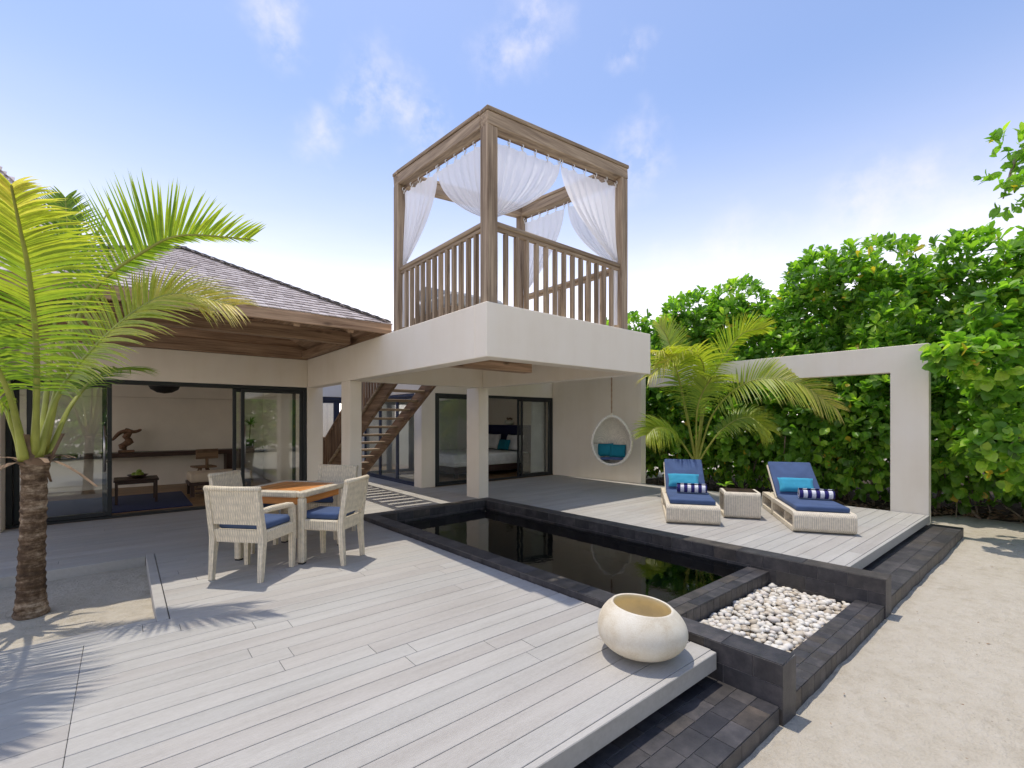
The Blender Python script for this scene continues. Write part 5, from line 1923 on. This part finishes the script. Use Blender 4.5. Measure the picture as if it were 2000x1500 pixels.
def build_side_trees():
    t = thing('sea_hibiscus', 'broad-leaved tree leaning in front of the cream post from the right', 'tree', (11.0, -0.75, -0.28))
    MB().tube(catmull([(0.1, -0.2, -0.1), (-0.1, 0.0, 0.9), (-0.5, 0.5, 1.9), (-0.9, 1.0, 2.7)], 12), np.linspace(0.07, 0.025, 12), 8).build('trunk', 'stem', t, True)
    for k, q in enumerate((((-0.2, 0.1, 1.1), (-0.7, 0.3, 1.7), (-1.2, 0.9, 2.3)), ((-0.3, 0.2, 1.5), (0.1, 0.9, 2.2), (0.2, 1.4, 3.0)), ((0, 0, 0.6), (-0.3, 0.7, 1.0), (-0.5, 1.2, 1.3)), ((0, -0.1, 0.3), (-0.4, 0.3, 0.6), (-0.6, 0.7, 1.2)))):
        MB().tube(catmull(q, 8), np.linspace(0.03, 0.008, 8), 6).build('branch', 'stem', t, True)
    for k, q in enumerate((((-0.9, 1.0, 2.7), (-1.3, 1.5, 2.85), (-1.75, 2.0, 2.65)), ((-0.5, 0.5, 1.9), (-0.8, 1.1, 1.7), (-0.95, 1.5, 1.3)))):
        MB().tube(catmull(q, 8), np.linspace(0.022, 0.006, 8), 6).build('branch', 'stem', t, True)
    blobs = [(-1.60, 1.92, 2.74, 0.27, 0.27, 0.27), (-1.25, 1.66, 2.62, 0.38, 0.36, 0.34), (-0.85, 1.42, 2.55, 0.55, 0.52, 0.62), (-0.9, 1.45, 1.45, 0.48, 0.45, 0.5), (-0.72, 1.3, 3.4, 0.5, 0.5, 0.45),
             (-0.2, 0.9, 2.3, 0.7, 0.7, 0.9), (-0.5, 1.0, 0.95, 0.45, 0.45, 0.4)]
    foliage(t, blobs, 520, 400, 5, (0.11, 0.19), 0.88, 'round', face=(-1, 0.1, 0.3), tint=(0.15, 0.95), hang=0.45, zmin=0.55)
    # tree at the right whose twig hangs into the sky
    t = thing('shade_tree', 'leafy twig of an overhanging tree against the sky at upper right', 'tree', (9.4, -2.2, -0.28))
    MB().tube(catmull([(0, 0, -0.1), (0.1, 0.1, 1.5), (-0.3, 0.5, 3.2), (-0.9, 1.2, 4.6)], 14), np.linspace(0.14, 0.06, 14), 9).build('trunk', 'stem', t, True)
    MB().tube(catmull([(-0.7, 1.0, 4.2), (-1.4, 1.9, 4.95), (-1.85, 2.55, 4.75), (-2.0, 2.72, 4.2)], 14), np.linspace(0.05, 0.006, 14), 7).build('branch', 'stem', t, True)
    blobs = [(-1.96, 2.68, 4.50, 0.20, 0.20, 0.48), (-1.72, 2.35, 4.65, 0.38, 0.38, 0.55), (-1.2, 1.7, 5.0, 0.7, 0.7, 0.5), (-0.4, 0.6, 4.9, 1.1, 1.1, 0.8)]
    foliage(t, blobs, 420, 410, 5, (0.08, 0.14), 0.55, 'round', face=(-0.7, 0.4, 0.2), bias=0.4, tint=(0.2, 0.95), hang=0.35)


build_side_trees()


def build_low_plants():
    rs = np.random.RandomState(8)
    spots = [(11.95, 1.45, 0.55, 'small seedling with a whorl of broad leaves right of the cream post'), (11.7, 1.9, 0.30, 'low leafy seedling close behind the cream post'),
             (12.35, 1.05, 0.22, 'low broad-leaved plant on the litter right of the seedling'), (12.5, 0.55, 0.65, 'leafy sapling with bare stems at the right edge'),
             (10.35, 5.0, 0.35, 'small weed between the loungers and the hedge'), (10.6, 3.6, 0.30, 'small weed behind the right lounger')]
    for k, (x, y, h, lab) in enumerate(spots):
        t = thing('seedling', lab, 'plant', (x, y, -0.28), 0, 'young plants at the hedge foot')
        MB().tube(catmull([(0, 0, -0.03), (0.02, -0.01, h * 0.5), (0.0, 0.02, h)], 7), np.linspace(0.012, 0.006, 7), 6).build('stem', 'stem', t, True)
        P_, D_, N_, L_ = [], [], [], []
        for i in range(8):
            a = i * 2.4 + k
            el = rs.uniform(0.05, 0.6)
            d = V(math.cos(a) * math.cos(el), math.sin(a) * math.cos(el), math.sin(el))
            P_.append(V(0, 0.02, h - 0.02 * (i % 3)))
            D_.append(d)
            N_.append(V(0, 0, 1) + rs.normal(size=3) * 0.15)
            L_.append(rs.uniform(0.16, 0.26))
        for i in range(8):
            v, q, tr = leaves([P_[i]], [D_[i]], [N_[i]], np.array([L_[i]]), np.array([L_[i] * 0.45]), np.array([0.2]), 'spoon')
            fast_mesh('leaf', v, q, tr, 'leaf', t, np.full(13, rs.uniform(0.2, 0.8)))
    # fallen leaves: litter under the hedge
    n = 1500
    y = rs.uniform(-2.0, 7.5, n)
    x = 11.55 - np.maximum(0, y - 2.0) * 0.24 + np.where(y < 1.6, 0.55, 0) + rs.gamma(1.4, 0.35, n) - 0.18
    P = np.stack([x, y, np.full(n, -0.262) + rs.uniform(0, 0.03, n)], 1)
    a = rs.uniform(0, 6.28, n)
    D = np.stack([np.cos(a), np.sin(a), rs.uniform(-0.15, 0.35, n)], 1)
    Nn = np.stack([rs.normal(size=n) * 0.3, rs.normal(size=n) * 0.3, np.ones(n)], 1)
    L = rs.uniform(0.06, 0.14, n)
    v, q, t = leaves(P, D, Nn, L, L * 0.45, rs.uniform(-0.3, 0.5, n), 'spoon')
    o = fast_mesh('leaf_litter', v, q, t, 'dry_leaf', None, np.repeat(rs.uniform(0, 1, n), 13))
    tag(o, 'brown fallen leaves lying under the hedge', 'leaf litter', kind='stuff')
    # fan of a low palm reaching in from the right
    t = thing('fan_palm_leaf', 'low spiky palm leaf reaching over the sand from the right edge', 'plant', (10.55, -0.55, -0.28))
    MB().tube(catmull([(0.7, -0.3, 0.0), (0.35, -0.1, 0.22), (0.0, 0.08, 0.16)], 8), np.linspace(0.012, 0.006, 8), 6).build('stalk', 'petiole', t, True)
    # blades
    for i in range(13):
        a = R(145 + (i - 6) * 13)
        d = V(math.cos(a), math.sin(a), 0.06)
        s = unit(np.cross(d, V(0, 0, 1))) * 0.011
        p = V(0.0, 0.08, 0.16)
        q = p + d * 0.24 + V(0, 0, 0.01)
        e = p + d * 0.50 - V(0, 0, 0.12)
        me = MB().add([p - s * 0.5, p + s * 0.5, q + s, q - s, e], [(0, 1, 2, 3), (3, 2, 4)])
        me.build('blade', 'palm_leaf', t)

    # bits of twig and leaf blown over the sand
    n = 700
    x = rs.uniform(3.0, 12.0, n)
    y = rs.uniform(-2.5, 1.0, n)
    P = np.stack([x, y, np.full(n, -0.292)], 1)
    a = rs.uniform(0, 6.28, n)
    D = np.stack([np.cos(a), np.sin(a), rs.uniform(0.0, 0.25, n)], 1)
    Nn = np.stack([rs.normal(size=n) * 0.3, rs.normal(size=n) * 0.3, np.ones(n)], 1)
    L = rs.gamma(2.0, 0.005, n) + 0.006
    v, q, t = leaves(P, D, Nn, L, L * rs.uniform(0.12, 0.5, n), rs.uniform(-0.3, 0.5, n), 'spoon')
    o = fast_mesh('sand_debris', v, q, t, 'dry_leaf', None, np.repeat(rs.uniform(0, 1, n), 13))
    tag(o, 'scattered brown specks of twig and leaf on the sand', 'debris', kind='stuff')


build_low_plants()
